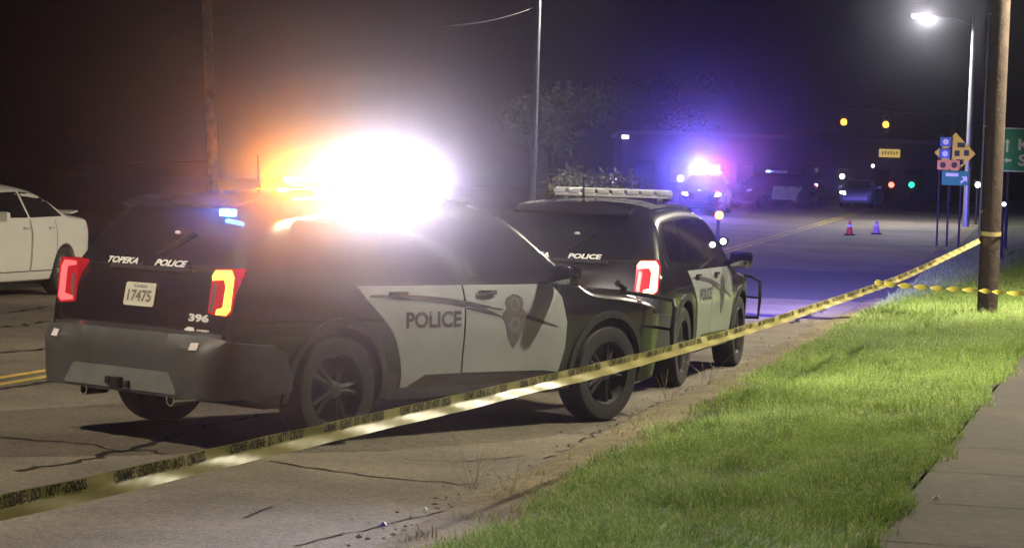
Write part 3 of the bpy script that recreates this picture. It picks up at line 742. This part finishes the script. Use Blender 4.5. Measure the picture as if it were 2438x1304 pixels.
# ------------------------------------------------------------------ white sedan and distant cars
SED = Shape(4.95,
    [(0, .78), (.03, .90), (.08, 1.00), (.16, 1.09), (.55, 1.12), (.80, 1.16), (1.25, 1.38), (1.55, 1.47), (2.2, 1.52), (2.8, 1.49), (3.1, 1.40), (3.75, 1.08), (4.3, 1.0), (4.7, .88), (4.87, .76), (4.95, .60)],
    [(0, .80), (.05, .88), (.15, .94), (.4, .98), (.8, 1), (4.0, 1), (4.5, .95), (4.8, .86), (4.95, .68)],
    [(.2, .84), (.35, .90), (.55, .92), (.8, .925), (.95, .90), (1.05, .87), (1.2, .79), (1.4, .68), (1.55, .60)],
    [(0, .45), (.1, .33), (.4, .24), (1.5, .2), (4.3, .2), (4.8, .25), (4.95, .38)],
    [(0, .08), (.5, .09), (1.2, .14), (2.2, .15), (3.1, .13), (3.8, .09), (4.95, .09)], (1.0, 3.85), .335)
def sedan(loc, heading, label, paint, sc=1.0, lit=None, cat='car', name='parked_car'):
    S = SED; root = empty(name, loc, math.pi / 2 - heading, label, cat); root.scale = (sc, sc, sc)
    S.body('body', paint, root, .375)
    for sg in (-1, 1):
        sd = S.mside(sg)
        panel([(2.10, 1.06), (2.10, 1.40), (2.75, 1.38), (3.0, 1.28), (3.38, 1.06)], sd, .004, .012, .1, .03).build('side_window', GLASS, root)
        panel([(1.02, 1.08), (1.30, 1.27), (1.50, 1.38), (2.04, 1.40), (2.04, 1.06)], sd, .004, .012, .1, .03).build('side_window', GLASS, root)
        for x0, x1 in ((1.28, 2.05), (2.08, 3.35)):
            sm = MB()
            for a, b in (((x0, .35), (x0, 1.03)), ((x1, .35), (x1, 1.03)), ((x0, .35), (x1, .35))):
                w2 = .006; N = 10; vs = []
                for i in range(N + 1):
                    u_ = a[0] + (b[0] - a[0]) * i / N; v_ = a[1] + (b[1] - a[1]) * i / N; dx, dz = (w2, 0) if a[0] == b[0] else (0, w2)
                    vs += [sd(u_ - dx, v_ - dz, .002), sd(u_ + dx, v_ + dz, .002)]
                sm.add(vs, [(2 * i, 2 * i + 1, 2 * i + 3, 2 * i + 2) for i in range(N)])
            sm.build('door_seam', DARK, root, smooth=None)
            MB().box((x0 + .16, sg * (S.side(x0 + .16, .93) + .018), .93), (.17, .025, .03), .01).build('door_handle', paint, root)
        m = MB().box((3.18, sg * 1.02, 1.08), (.12, .2, .13), .04); m.tube([(3.2, sg * .86, 1.04), (3.2, sg * .95, 1.06)], .03, 6); m.build('side_mirror', paint, root)
        for wx in S.wheels: wheel(root, wx, sg * .80, .335, sg, dark=False, w_=.21)
        panel([(sg * a, b) for a, b in [(.55, .84), (.84, .82), (.85, .96), (.58, .97)]], S.mrear(), .008, .02, .06, .02).build('tail_light', RED_OFF, root)
        lm = glow('head_%s' % label[:5], (1, .97, .92), 40) if (lit and sg in lit) else LENS_CL
        panel([(sg * a, b) for a, b in [(.50, .66), (.78, .70), (.80, .80), (.55, .80)]], S.mrear(True), .01, .02, .06, .02).build('headlight', lm, root)
    panel([(-.62, 1.08), (.62, 1.08), (.54, 1.36), (-.54, 1.36)], S.mrear(True), .006, .012, .1, .05).build('windscreen', GLASS, root)
    panel([(-.62, 1.19), (.62, 1.19), (.50, 1.42), (-.50, 1.42)], S.mrear(), .006, .012, .1, .05).build('rear_window', GLASS, root)
    MB().box((.14, 0, 1.125), (.24, 1.3, .025), .01, Matrix.Rotation(R(8), 3, 'Y')).build('spoiler', paint, root)
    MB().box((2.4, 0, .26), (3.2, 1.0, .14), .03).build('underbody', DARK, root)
    return root
SEDW = mat('sedan_white', (.72, .70, .64), .35, coat=.6, var=.05, vscale=1.0)
wc = on_ground(128, 703)     # rear left tyre on the road
hd = R(13.2 + 180); F = Vector((math.sin(hd), math.cos(hd), 0)); Lf = Vector((-F.y, F.x, 0)); SC = 1.11
o3 = wc - F * 1.30 * SC - Lf * .90 * SC
sedan((o3.x, o3.y, 0), hd, 'white four-door sedan parked across the street at the left edge, seen side-on', SEDW, SC)
DKCAR = mat('dark_car_paint', (.03, .03, .04), .3, coat=.7); SIL = mat('silver_car_paint', (.35, .35, .36), .35, metal=.4, coat=.5)
q = at(1905, 470, 135); sedan((q.x + 1.2, q.y, gz(q.x, q.y)), R(255), 'dark parked car far down the street between the distant police SUVs and the lit headlight', DKCAR)
q = at(2052, 485, 118); sedan((q.x + .8, q.y + 3.5, gz(q.x, q.y)), R(196), 'distant silver car facing the camera with one bright headlight, right of centre of the street', SIL, lit=(-1,))
hp = at(2007, 460, 117)

# ------------------------------------------------------------------ traffic signals
def signal_head(parent, c, r, col, es, name='signal_head', lit=0, n=3):
    h = MB().box(Vector(c) + Vector((0, .12, (lit - (n - 1) / 2) * .34 + 0)), (.36, .2, .36 * n), .03); hd_ = h.build(name, mat('signal_housing', (.05, .045, .01), .5), parent)
    for i in range(n):
        z = c[2] + (lit - i) * .34
        m = glow('sig_%.1f_%.1f_%.1f_%d' % (*col, es), col, es) if i == lit else mat('dead_lens', (.03, .02, .02), .2)
        MB().ball((c[0], c[1] - .0, z), r if i == lit else .13, (1, .4, 1)).build('signal_lens', m, hd_)
        MB().tube([(c[0], c[1] + .02, z + .01), (c[0], c[1] - .2, z + .01)], .17, 12, cap=False).build('visor', mat('signal_housing', (0, 0, 0)), hd_)
    return hd_
px_ = at(2262, 450, 138); g0 = Vector((px_.x, px_.y, gz(px_.x, px_.y)))
root = empty('traffic_signal', g0, 0, 'traffic signal mast with a long arm carrying two glowing amber heads', 'traffic signal')
a1 = at(2008, 291, 138) - g0; a2 = at(2108, 297, 138) - g0; aH = a1.z + .75
MB().tube([(0, 0, 0), (0, 0, aH * .6), (0, 0, aH + .3)], [.16, .13, .11], 12).build('pole', STEEL, root)
MB().tube([(0, 0, aH - .1), (a1.x - .6, 0, aH + .1)], [.09, .05], 10).build('mast_arm', STEEL, root)
for a in (a1, a2): signal_head(root, (a.x, -.2, a.z), .21, (1, .45, .05), 4, lit=1)
# small far lights on posts or walls
def post_light(px, py, yy, r, col, es, label):
    c = at(px, py, yy); g = Vector((c.x, c.y, gz(c.x, c.y))); h = c.z - g.z
    root = empty('post_lamp', g, 0, label, 'lamp', 'small distant lamps')
    MB().tube([(0, .1, 0), (0, .1, h)], [.05, .03], 8).build('post', STEEL, root)
    MB().box((0, .06, h + r * 1.2), (r * 2.4, .25, r * .7), .02).build('cap', STEEL, root)
    MB().ball((0, -.02, h), r).build('globe', glow('post_%.2f_%.2f_%d' % (col[0], col[2], es), col, es), root)
post_light(1460, 428, 105, .15, (1, .97, .9), 14, 'small white lamp right of the lit bush, above the second police SUV roof')
post_light(1620, 425, 118, .17, (.85, .85, 1), 10, 'small white lamp just left of the flashing distant police lights')
post_light(2005, 420, 150, .17, (1, .97, .92), 9, 'small white lamp straight above the bright distant headlight')
post_light(2078, 395, 160, .12, (1, .97, .92), 6, 'faint small lamp under the lit yellow sign')
post_light(2328, 440, 95, .12, (1, .97, .92), 9, 'white lamp just left of the thick wooden pole')
post_light(2390, 486, 60, .06, (.9, .95, 1), 4, 'tiny white lamp just right of the thick wooden pole')

post_light(2122, 440, 158, .20, (1, .16, .10), 5, 'small red lamp far down the street, left of the green one')
post_light(2170, 440, 158, .20, (.02, 1, .50), 4, 'small green lamp far down the street, right of the red one')
post_light(1903, 443, 128, .14, (1, .96, .95), 6, 'small white lamp beside the dark parked car far down the street')
post_light(1943, 441, 131, .10, (1, .62, .66), 4, 'tiny pinkish lamp above the tail of the dark parked car')
post_light(1712, 512, 44, .085, (1, .36, .05), 5, 'amber warning lamp glowing just beyond the side windows of the second police SUV')

# ------------------------------------------------------------------ signs
def flat(root, name, pts, y, m, th=.01):
    b = MB(); n = len(pts); b.v = [(p[0], y, p[1]) for p in pts] + [(p[0], y + th, p[1]) for p in pts]
    b.f = [tuple(range(n)), tuple(range(2 * n - 1, n - 1, -1))] + [(i, (i + 1) % n, (i + 1) % n + n, i + n) for i in range(n)]
    return b.build(name, m, root, smooth=None)
def circ(cx, cz, r, n=16, sx=1): return [(cx + r * sx * math.cos(2 * math.pi * k / n), cz + r * math.sin(2 * math.pi * k / n)) for k in range(n)]
def rect(cx, cz, w_, h): return [(cx - w_ / 2, cz - h / 2), (cx + w_ / 2, cz - h / 2), (cx + w_ / 2, cz + h / 2), (cx - w_ / 2, cz + h / 2)]
SY = mat('sign_yellow', (.75, .52, .05), .4); SK = mat('sign_black', (.01, .01, .01), .5); SG = mat('sign_green', (.01, .20, .11), .4); SB = mat('sign_blue', (.06, .12, .42), .4); SW = mat('sign_white', (.7, .7, .7), .4); SO = mat('sign_orange', (.75, .30, .08), .4)
YS = 72.0; g = at(2268, 490, YS); g.z = gz(g.x, g.y); k = YS / FPX
def rel(px, py): q_ = at(px, py, YS) - g; return q_.x, q_.z
root = empty('warning_sign', g, 0, 'yellow diamond warning sign with black symbols, behind the route markers', 'sign')
MB().tube([(rel(2290, 400)[0], .04, 0), (rel(2290, 400)[0], .04, rel(2290, 330)[1])], .035, 8).build('post', STEEL, root)
cx, cz = rel(2274, 365); d_ = 49 * k
flat(root, 'panel', [(cx - d_, cz), (cx, cz - d_), (cx + d_, cz), (cx, cz + d_)], 0, SY)
for dx, dz, w_, h_ in ((.18, .27, .24, .16), (.36, .02, .16, .18), (.06, .0, .16, .18), (.16, -.27, .24, .16), (-.2, .1, .14, .12)): flat(root, 'symbol', rect(cx + dx, cz + dz, w_, h_), -.004, SK, .003)
g2 = g + Vector((-.25, -.5, 0)); root = empty('route_sign', g2, 0, 'small route markers, blue and orange above a green arrow plate, left of yellow diamond', 'sign')
def rel2(px, py): q_ = at(px, py, YS - .5) - g2; return q_.x, q_.z
for px in (2238, 2262): MB().tube([(rel2(px, 400)[0], .05, 0), (rel2(px, 400)[0], .05, rel2(px, 320)[1])], .03, 8).build('post', STEEL, root)
for px, py, w_, h_, m_, m2 in ((2252, 338, 26, 22, SB, SW), (2250, 366, 24, 22, SB, SW), (2245, 393, 26, 22, SO, SK), (2272, 393, 26, 22, SO, SK)):
    c = rel2(px, py); pn = flat(root, 'panel', rect(c[0], c[1], w_ * k, h_ * k), 0, m_)
    flat(root, 'emblem', circ(c[0], c[1], 7 * k), -.004, m2, .003)
c = rel2(2274, 424); flat(root, 'panel', rect(c[0], c[1], 62 * k, 34 * k), 0, SG)
flat(root, 'emblem', rect(c[0] - .1, c[1] + .10, .40, .10), -.004, SW, .003)
flat(root, 'arrow', [(c[0] + .15, c[1] - .12), (c[0] + .27, c[1] - .02), (c[0] + .2, c[1] + .06), (c[0] + .38, c[1] + .06), (c[0] + .38, c[1] - .12), (c[0] + .32, c[1] - .06), (c[0] + .2, c[1] - .17)], -.004, SW, .003)
YG = 66.0; g = at(2500, 500, YG); g.z = gz(g.x, g.y); kk = YG / FPX; root = empty('guide_sign', g, 0, 'green guide sign with white lettering and border, right of the thick wooden pole', 'sign')
def relg(px, py): q_ = at(px, py, YG) - g; return q_.x, q_.z
x0, z0 = relg(2386, 408); x1, z1 = relg(2620, 312)
flat(root, 'border', [(x0, z0), (x1, z0), (x1, z1), (x0, z1)], 0, SW); b_ = .03
flat(root, 'panel', [(x0 + b_, z0 + b_), (x1 - b_, z0 + b_), (x1 - b_, z1 - b_), (x0 + b_, z1 - b_)], -.006, SG, .005)
fm = lambda u_, v_, off: Vector((u_, -.008 - off, v_))
xa, za = relg(2424, 358); b = MB(); lettering('Kansas', (xa, za, xa + 1.6, za + .33), fm, .001, .02, add=b); xa, za = relg(2424, 395); lettering('Seward', (xa, za, xa + 1.6, za + .33), fm, .001, .02, add=b)
b.build('lettering', SW, root, smooth=None)
ax, az = relg(2398, 382); flat(root, 'arrow', [(ax - .1, az), (ax, az + .08), (ax, az + .03), (ax + .12, az + .03), (ax + .12, az - .03), (ax, az - .03), (ax, az - .08)], -.010, SW, .003)
ax, az = relg(2398, 347); flat(root, 'arrow', [(ax, az + .2), (ax + .08, az + .08), (ax + .03, az + .08), (ax + .03, az - .18), (ax - .03, az - .18), (ax - .03, az + .08), (ax - .08, az + .08)], -.010, SW, .003)
for px in (2402, 2560): xx = relg(px, 400)[0]; MB().tube([(xx, .06, 0), (xx, .06, z1)], .05, 8).build('post', STEEL, root)

# ------------------------------------------------------------------ far building, vegetation
YB = 175.0; c0 = at(1482, 310, YB); c1 = at(2236, 322, YB); gB = gz(c0.x, YB); hB = c0.z - gB
root = empty('building', ((c0.x + c1.x) / 2, YB, gB), 0, 'long low dark building across the far end of the street', 'building'); wB = c1.x - c0.x
DKB = mat('dark_cladding', (.05, .04, .045), .8, var=.25, vscale=1)
MB().box((0, 7, hB / 2 - .2), (wB, 14, hB), .0).build('wall', DKB, root); MB().box((0, 6.9, hB - .12), (wB + .5, 14.6, .3), .02).build('roof', mat('roof_edge', (.12, .10, .10), .7), root)
for i in range(9):
    x = -wB / 2 + 1.8 + i * (wB - 3.6) / 8
    wd = MB().box((x, -.03, 1.6), (1.5, .08, 1.7), .0).build('window', STEEL, root); MB().box((x, -.08, 1.6), (1.3, .03, 1.5), .0).build('pane', GLASS, wd)
d = MB().box((wB * .23, -.03, 1.05), (1.1, .08, 2.1)).build('door', STEEL, root)
wl = at(1484, 326, YB - .2) - root.location; MB().box((wl.x + .15, -.15, wl.z), (.55, .2, .28), .03).build('wall_light', glow('wall_light', (.9, .85, 1), 3.0), root)
sg_ = at(2118, 365, YB - .3); sg = MB().box((0, 0, 0), (1.6, .16, .62), .03).build('lit_sign', glow('lit_sign', (.8, .55, .12), .8), None); sg.location = (sg_.x, sg_.y, sg_.z)
tag(sg, 'small lit yellow sign hanging on the dark building below the right amber signal', 'sign')
for i in range(6): MB().box((-.55 + i * .22, -.085, (.04 if i % 2 else 0)), (.10, .01, .26)).build('letter_stroke', mat('brown_ink', (.10, .06, .02), .5), sg)
brk = MB().box((0, .35, .1), (.1, .6, .1)).build('bracket', STEEL, sg)

def tree(loc, h, cr, label, leafm, n=2600, trunk_r=.18, name='tree', squash=.8, lsz=.16, cat='tree', low=.35):
    root = empty(name, loc, 0, label, cat); tr = MB(); ends = []
    if name != 'bush':
        tr.tube([(0, 0, -.1), (.05, 0, h * .3), (-.05, .05, h * .6), (0, 0, h * .85)], [trunk_r, trunk_r * .75, trunk_r * .5, .03], 10)
    for i in range(11):
        a = rng.random() * 6.28; z0_ = h * (low + .45 * rng.random()) if name != 'bush' else .05; e = Vector((math.cos(a) * cr * (.4 + .5 * rng.random()), math.sin(a) * cr * (.4 + .5 * rng.random()), z0_ + (h - z0_) * (.35 + .6 * rng.random())))
        b0 = Vector((0, 0, z0_)); tr.tube([b0, b0.lerp(e, .5) + Vector((0, 0, .1 * h * .3)), e], [trunk_r * .35, trunk_r * .2, .012], 6); ends.append(e)
    ends += [Vector((0, 0, h * .85)), Vector((0, 0, h * .65))]
    tr.build('trunk', BARK, root)
    V = np.zeros((n * 4, 3)); E_ = np.array([list(e) for e in ends]); idx = rng.integers(0, len(ends), n)
    c = E_[idx] + rng.normal(0, 1, (n, 3)) * np.array([cr * .26, cr * .26, cr * .22 * squash]); c[:, 2] = np.maximum(c[:, 2], .1)
    d1 = rng.normal(0, 1, (n, 3)); d1 /= np.linalg.norm(d1, axis=1)[:, None]; d2 = np.cross(d1, rng.normal(0, 1, (n, 3))); d2 /= np.linalg.norm(d2, axis=1)[:, None]
    sz = (lsz * (.5 + rng.random(n)))[:, None]
    V[0::4] = c - d1 * sz; V[1::4] = c - d2 * sz * .45; V[2::4] = c + d1 * sz; V[3::4] = c + d2 * sz * .45
    me = bpy.data.meshes.new('crown'); me.from_pydata(V.tolist(), [], np.arange(n * 4).reshape(n, 4).tolist()); me.materials.append(leafm)
    o = bpy.data.objects.new('crown' if name != 'bush' else 'foliage', me); COL.objects.link(o); o.parent = root
    return root
q = at(1310, 440, 78); tree((q.x, q.y, gz(q.x, q.y)), 4.6, 1.6, 'dark tree behind the thin lamp pole, left of the lit bush', DKLEAF, 5000, lsz=.09)
q = at(1415, 445, 74); tree((q.x, q.y, gz(q.x, q.y)), 1.9, 1.5, 'low olive bush lit from above behind the roof of the second police SUV', mat('olive_leaves', (.12, .13, .05), .6, var=.4, vscale=1.5), 2200, .06, 'bush', .6, .10, 'bush')
q = at(1560, 440, 205); tree((q.x, q.y, gz(q.x, q.y)), 10, 5, 'dark tree behind the far building, near its left end', DKLEAF, 7000, .25, lsz=.16)

# ------------------------------------------------------------------ traffic cones
def cone(px, py, label, body):
    # stands on the road where the pixel row meets the rising road
    d = ray(px, py); y = 40.0
    while y < 120 and CAMH + d.z * y > gz(d.x * y, y): y += .25
    p = Vector((d.x * y, y, gz(d.x * y, y)))
    root = empty('traffic_cone', p, 0, label, 'traffic cone', 'cones standing in the road')
    MB().box((0, 0, .02), (.36, .36, .04), .01).build('base', DARK, root)
    MB().lathe([(.13, 0), (.03, .48), (0, .49)], 20, Matrix.Translation((0, 0, .04)) @ Matrix.Rotation(R(90), 4, 'X')).build('cone', body, root)
    MB().lathe([(.087, .24), (.068, .33)], 20, Matrix.Translation((0, 0, .045)) @ Matrix.Rotation(R(90), 4, 'X')).build('band', mat('cone_band', (.8, .8, .8), .4), root)
cone(2022, 560, 'orange traffic cone on a black base, left of the pair in the road', mat('cone_orange', (.65, .09, .03), .5))
cone(2086, 558, 'paler traffic cone on a black base, right of the pair in the road', mat('cone_pale', (.5, .35, .35), .5))

# ------------------------------------------------------------------ grass, weeds, stones, litter
def blades(name, n, sampler, hmin, hmax, wd, lean, m, kind='stuff'):
    P = sampler(n); n = len(P); a = rng.random(n) * 6.283; h = hmin + (hmax - hmin) * rng.random(n) ** 1.5; cl = clump(P[:, 0] * 1.7 + 5, P[:, 1] * 1.7); h *= np.clip(.85 + .55 * cl, .35, 1.6); ln = lean * h * (.3 + .9 * rng.random(n)); a = np.where(rng.random(n) < .55, 1.2 + 2.2 * clump(P[:, 0] * .6, P[:, 1] * .6) + .6 * rng.normal(size=n), a)
    dx = np.cos(a); dy = np.sin(a); ox = -dy * wd * (.6 + .8 * rng.random(n)); oy = dx * wd * (.6 + .8 * rng.random(n))
    V = np.zeros((n, 5, 3))
    V[:, 0] = P - np.stack([ox, oy, np.zeros(n)], 1); V[:, 1] = P + np.stack([ox, oy, np.zeros(n)], 1)
    mid = P + np.stack([dx * ln * .3, dy * ln * .3, h * .6], 1); V[:, 2] = mid + np.stack([ox, oy, 0 * h], 1) * .7; V[:, 3] = mid - np.stack([ox, oy, 0 * h], 1) * .7
    V[:, 4] = P + np.stack([dx * ln, dy * ln, h], 1)
    me = bpy.data.meshes.new(name); me.vertices.add(n * 5); me.vertices.foreach_set('co', V.reshape(-1))
    b0 = np.arange(n) * 5; lo = np.stack([b0, b0 + 1, b0 + 2, b0 + 3, b0 + 3, b0 + 2, b0 + 4], 1).reshape(-1)
    me.loops.add(n * 7); me.loops.foreach_set('vertex_index', lo); me.polygons.add(n * 2)
    ls = np.stack([np.arange(n) * 7, np.arange(n) * 7 + 4], 1).reshape(-1); me.polygons.foreach_set('loop_start', ls)
    me.update(calc_edges=True); me.validate(); me.materials.append(m)
    o = bpy.data.objects.new(name, me); COL.objects.link(o); tag(o, kind=kind); return o
def to_world(s, t, z):
    t = t + np.clip(-.44 + .038 * (s - 10), -.5, .25) * np.clip((t - .5) / 2.3, 0, 1)
    return np.stack([RO.x + RD.x * s + RN.x * t, RO.y + RD.y * s + RN.y * t, z], 1)
vverge = np.vectorize(verge); vbase = np.vectorize(base)
def clump(x, y):
    return (np.sin(x * 3.1 + 1.3 * np.sin(y * 2.3)) + np.sin(y * 2.7 + 1.7 * np.sin(x * 1.9 + 2)) + np.sin(x * 7.3 + y * 5.1) * .6) / 2.6
def samp_main(n):
    s = 9 + 38 * rng.random(n) ** 1.9; t = .35 + 2.62 * rng.random(n)
    keep = (t > .50 + .16 * np.sin(s * 2.1 + 1.3 * np.sin(s * .7)) + .10 * np.sin(s * 5.3 + 2 * np.sin(s * 1.9)) + .25 * (rng.random(n) - .5)) & (t < 2.84 + .05 * np.sin(s * 1.7) + .04 * np.sin(s * 7 + 2 * np.sin(s * 2.2)) + .10 * (rng.random(n) - .5))
    s = s[keep]; t = t[keep]; P = to_world(s, t, vverge(t) + vbase(s)); k = clump(P[:, 0], P[:, 1]) + .9 * rng.random(len(s)) > -.12
    return P[k]
def grass_mat(name, c1, c2, dry):
    m = bpy.data.materials.new(name); m.use_nodes = True; t = m.node_tree; p = t.nodes['Principled BSDF']; L = t.links.new
    tc = t.nodes.new('ShaderNodeTexCoord'); n = t.nodes.new('ShaderNodeTexNoise'); n.inputs['Scale'].default_value = 2.4; n.inputs['Detail'].default_value = 8; n.inputs['Roughness'].default_value = .75; L(tc.outputs['Object'], n.inputs['Vector'])
    r = t.nodes.new('ShaderNodeValToRGB'); e = r.color_ramp.elements; e[0].position = .33; e[0].color = (*c1, 1); e[1].position = .66; e[1].color = (*c2, 1); L(n.outputs['Fac'], r.inputs['Fac'])
    w_ = t.nodes.new('ShaderNodeTexNoise'); w_.inputs['Scale'].default_value = 45; w_.inputs['Detail'].default_value = 0; L(tc.outputs['Object'], w_.inputs['Vector'])
    rr = t.nodes.new('ShaderNodeValToRGB'); rr.color_ramp.elements[0].position = .56; rr.color_ramp.elements[1].position = .66; L(w_.outputs['Fac'], rr.inputs['Fac'])
    mx = t.nodes.new('ShaderNodeMixRGB'); L(rr.outputs['Color'], mx.inputs['Fac']); L(r.outputs['Color'], mx.inputs['Color1']); mx.inputs['Color2'].default_value = (*dry, 1)
    L(mx.outputs[0], p.inputs['Base Color']); p.inputs['Roughness'].default_value = .55; p.inputs['Specular IOR Level'].default_value = .3
    tr = t.nodes.new('ShaderNodeBsdfTranslucent'); L(mx.outputs[0], tr.inputs['Color']); ms = t.nodes.new('ShaderNodeMixShader'); ms.inputs[0].default_value = .3
    L(p.outputs[0], ms.inputs[1]); L(tr.outputs[0], ms.inputs[2]); L(ms.outputs[0], t.nodes['Material Output'].inputs['Surface']); return m
GR = grass_mat('grass_blades', (.08, .18, .030), (.29, .45, .085), (.52, .52, .22))
blades('grass', 300000, samp_main, .035, .13, .0026, .9, GR)
def samp_tall(n):
    s = 9 + 38 * rng.random(n) ** 1.5; t = .7 + 2.1 * rng.random(n); P = to_world(s, t, vverge(t) + vbase(s)); k = (clump(P[:, 0] * .8 + 3, P[:, 1] * .8) > .35) | ((s > 27) & (rng.random(n) > .5)); return P[k]
blades('tall_grass', 26000, samp_tall, .08, .21, .0028, .9, GR)
def samp_mid(n):
    s = 24 + 46 * rng.random(n); t = .45 + 2.4 * rng.random(n); return to_world(s, t, vverge(t) + vbase(s))
blades('verge_grass', 60000, samp_mid, .05, .16, .005, .9, GR)
def samp_far(n):
    s = 12 + 45 * rng.random(n) ** 1.4; t = 4.2 + 9 * rng.random(n) ** 1.3; return to_world(s, t, .2 + vbase(s))
blades('lawn_grass', 60000, samp_far, .04, .12, .005, .9, GR)
def samp_edge(n):
    s = 8 + 30 * rng.random(n) ** 1.6; t = .10 + .55 * rng.random(n); P = to_world(s, t, vverge(t) + vbase(s)); k = clump(P[:, 0] * 2.3, P[:, 1] * 2.3) > .15; return P[k]
DRY = grass_mat('dry_blades', (.15, .13, .05), (.26, .22, .10), (.34, .30, .17))
blades('dry_grass', 16000, samp_edge, .02, .08, .0025, 1.2, DRY)
# gravel crumbs along the broken edge
n = 1500; s = 8 + 32 * rng.random(n) ** 1.5; t = rng.normal(.12, .16, n); P = to_world(s, t, np.maximum(vverge(t), 0) + .004)
m = MB()
for i in range(n):
    r_ = .003 + .012 * rng.random() ** 3; vs = [(P[i, 0] + r_ * a * (1 + .5 * rng.random()), P[i, 1] + r_ * b * (1 + .5 * rng.random()), P[i, 2] + r_ * c_ * .8) for a, b, c_ in ((1, 0, 0), (0, 1, 0), (-1, 0, 0), (0, -1, 0), (0, 0, 1), (0, 0, -1))]
    m.add(vs, [(0, 1, 4), (1, 2, 4), (2, 3, 4), (3, 0, 4), (1, 0, 5), (2, 1, 5), (3, 2, 5), (0, 3, 5)])
tag(m.build('gravel', mat('gravel', (.16, .14, .11), .9, var=.5, vscale=9), smooth=None), kind='stuff')
def weed(px, py, label, n=14, h=.28, spread=.16):
    p = on_ground(px, py, .02); root = MB()
    for i in range(n):
        a = rng.random() * 6.28; l = h * (.5 + .6 * rng.random()); o_ = Vector((rng.normal() * .03, rng.normal() * .03, 0)); e = Vector((math.cos(a) * spread * rng.random(), math.sin(a) * spread * rng.random(), l))
        root.tube([o_, o_ + e * .5 + Vector((0, 0, .02)), o_ + e], [.0018, .0014, .0008], 4)
    o = root.build('dry_weed', mat('straw', (.34, .30, .18), .8), None); o.location = p; return tag(o, label, 'weed', 'dry weeds at the road edge')
weed(1130, 1165, 'tall dry weed stalks at the road edge below the bright tape highlight', 9, .38, .30)
weed(1225, 1180, 'dry weed tuft at the road edge where the grass begins', 8, .26, .2)
weed(1690, 915, 'pale dry stalks beside the tyres of the second police SUV', 10, .34, .3)
weed(1590, 950, 'thin dry stalks just ahead of the front tyre of the nearest police SUV', 8, .25, .3)
weed(1930, 770, 'dry tuft on the kerb near the blue part of the tape', 10, .22, .2)
weed(1520, 1010, 'small dry stalk on the road edge in front of the grass slope', 6, .22, .15)
def scrap(px, py, z, sz, label, m_, name='litter'):
    p = on_ground(px, py, z); b = MB(); 
    b.v = [(-sz, -sz * .6, .003), (sz, -sz * .5, .008), (sz * .8, sz * .6, .022), (-sz * .9, sz * .5, .012), (0, 0, .03)]; b.f = [(0, 1, 4), (1, 2, 4), (2, 3, 4), (3, 0, 4)]
    o = b.build(name, m_, None, smooth=None); o.location = p; return tag(o, label, 'litter')
scrap(912, 1254, 0, .022, 'small violet piece standing for a reflection on the road near the kerb', mat('violet_reflection', (.18, .12, .60), .3))  # a reflection on the road, built as a violet coloured piece
scrap(1010, 1218, 0, .018, 'small white scrap standing on the broken road edge', SW)
scrap(1685, 1180, .12, .016, 'tiny pale scrap lying in the grass', mat('pale_scrap', (.6, .8, .7), .4))
scrap(2228, 1190, .21, .022, 'pale scrap at the edge of the sidewalk', mat('pale_scrap2', (.5, .48, .42), .6))

# ------------------------------------------------------------------ thin air volume, added to spread a lens-like glare round the lamps
hz = MB().box((30, 120, 14), (460, 300, 36), 0)
hm = bpy.data.materials.new('glare_haze'); hm.use_nodes = True; t = hm.node_tree; t.nodes.remove(t.nodes['Principled BSDF'])
pv = t.nodes.new('ShaderNodeVolumePrincipled'); pv.inputs['Color'].default_value = (.95, .93, 1, 1); pv.inputs['Density'].default_value = .0010; pv.inputs['Anisotropy'].default_value = .978
t.links.new(pv.outputs[0], t.nodes['Material Output'].inputs['Volume'])
hzo = hz.build('glare_haze', hm, None, smooth=None); tag(hzo, kind='stuff')
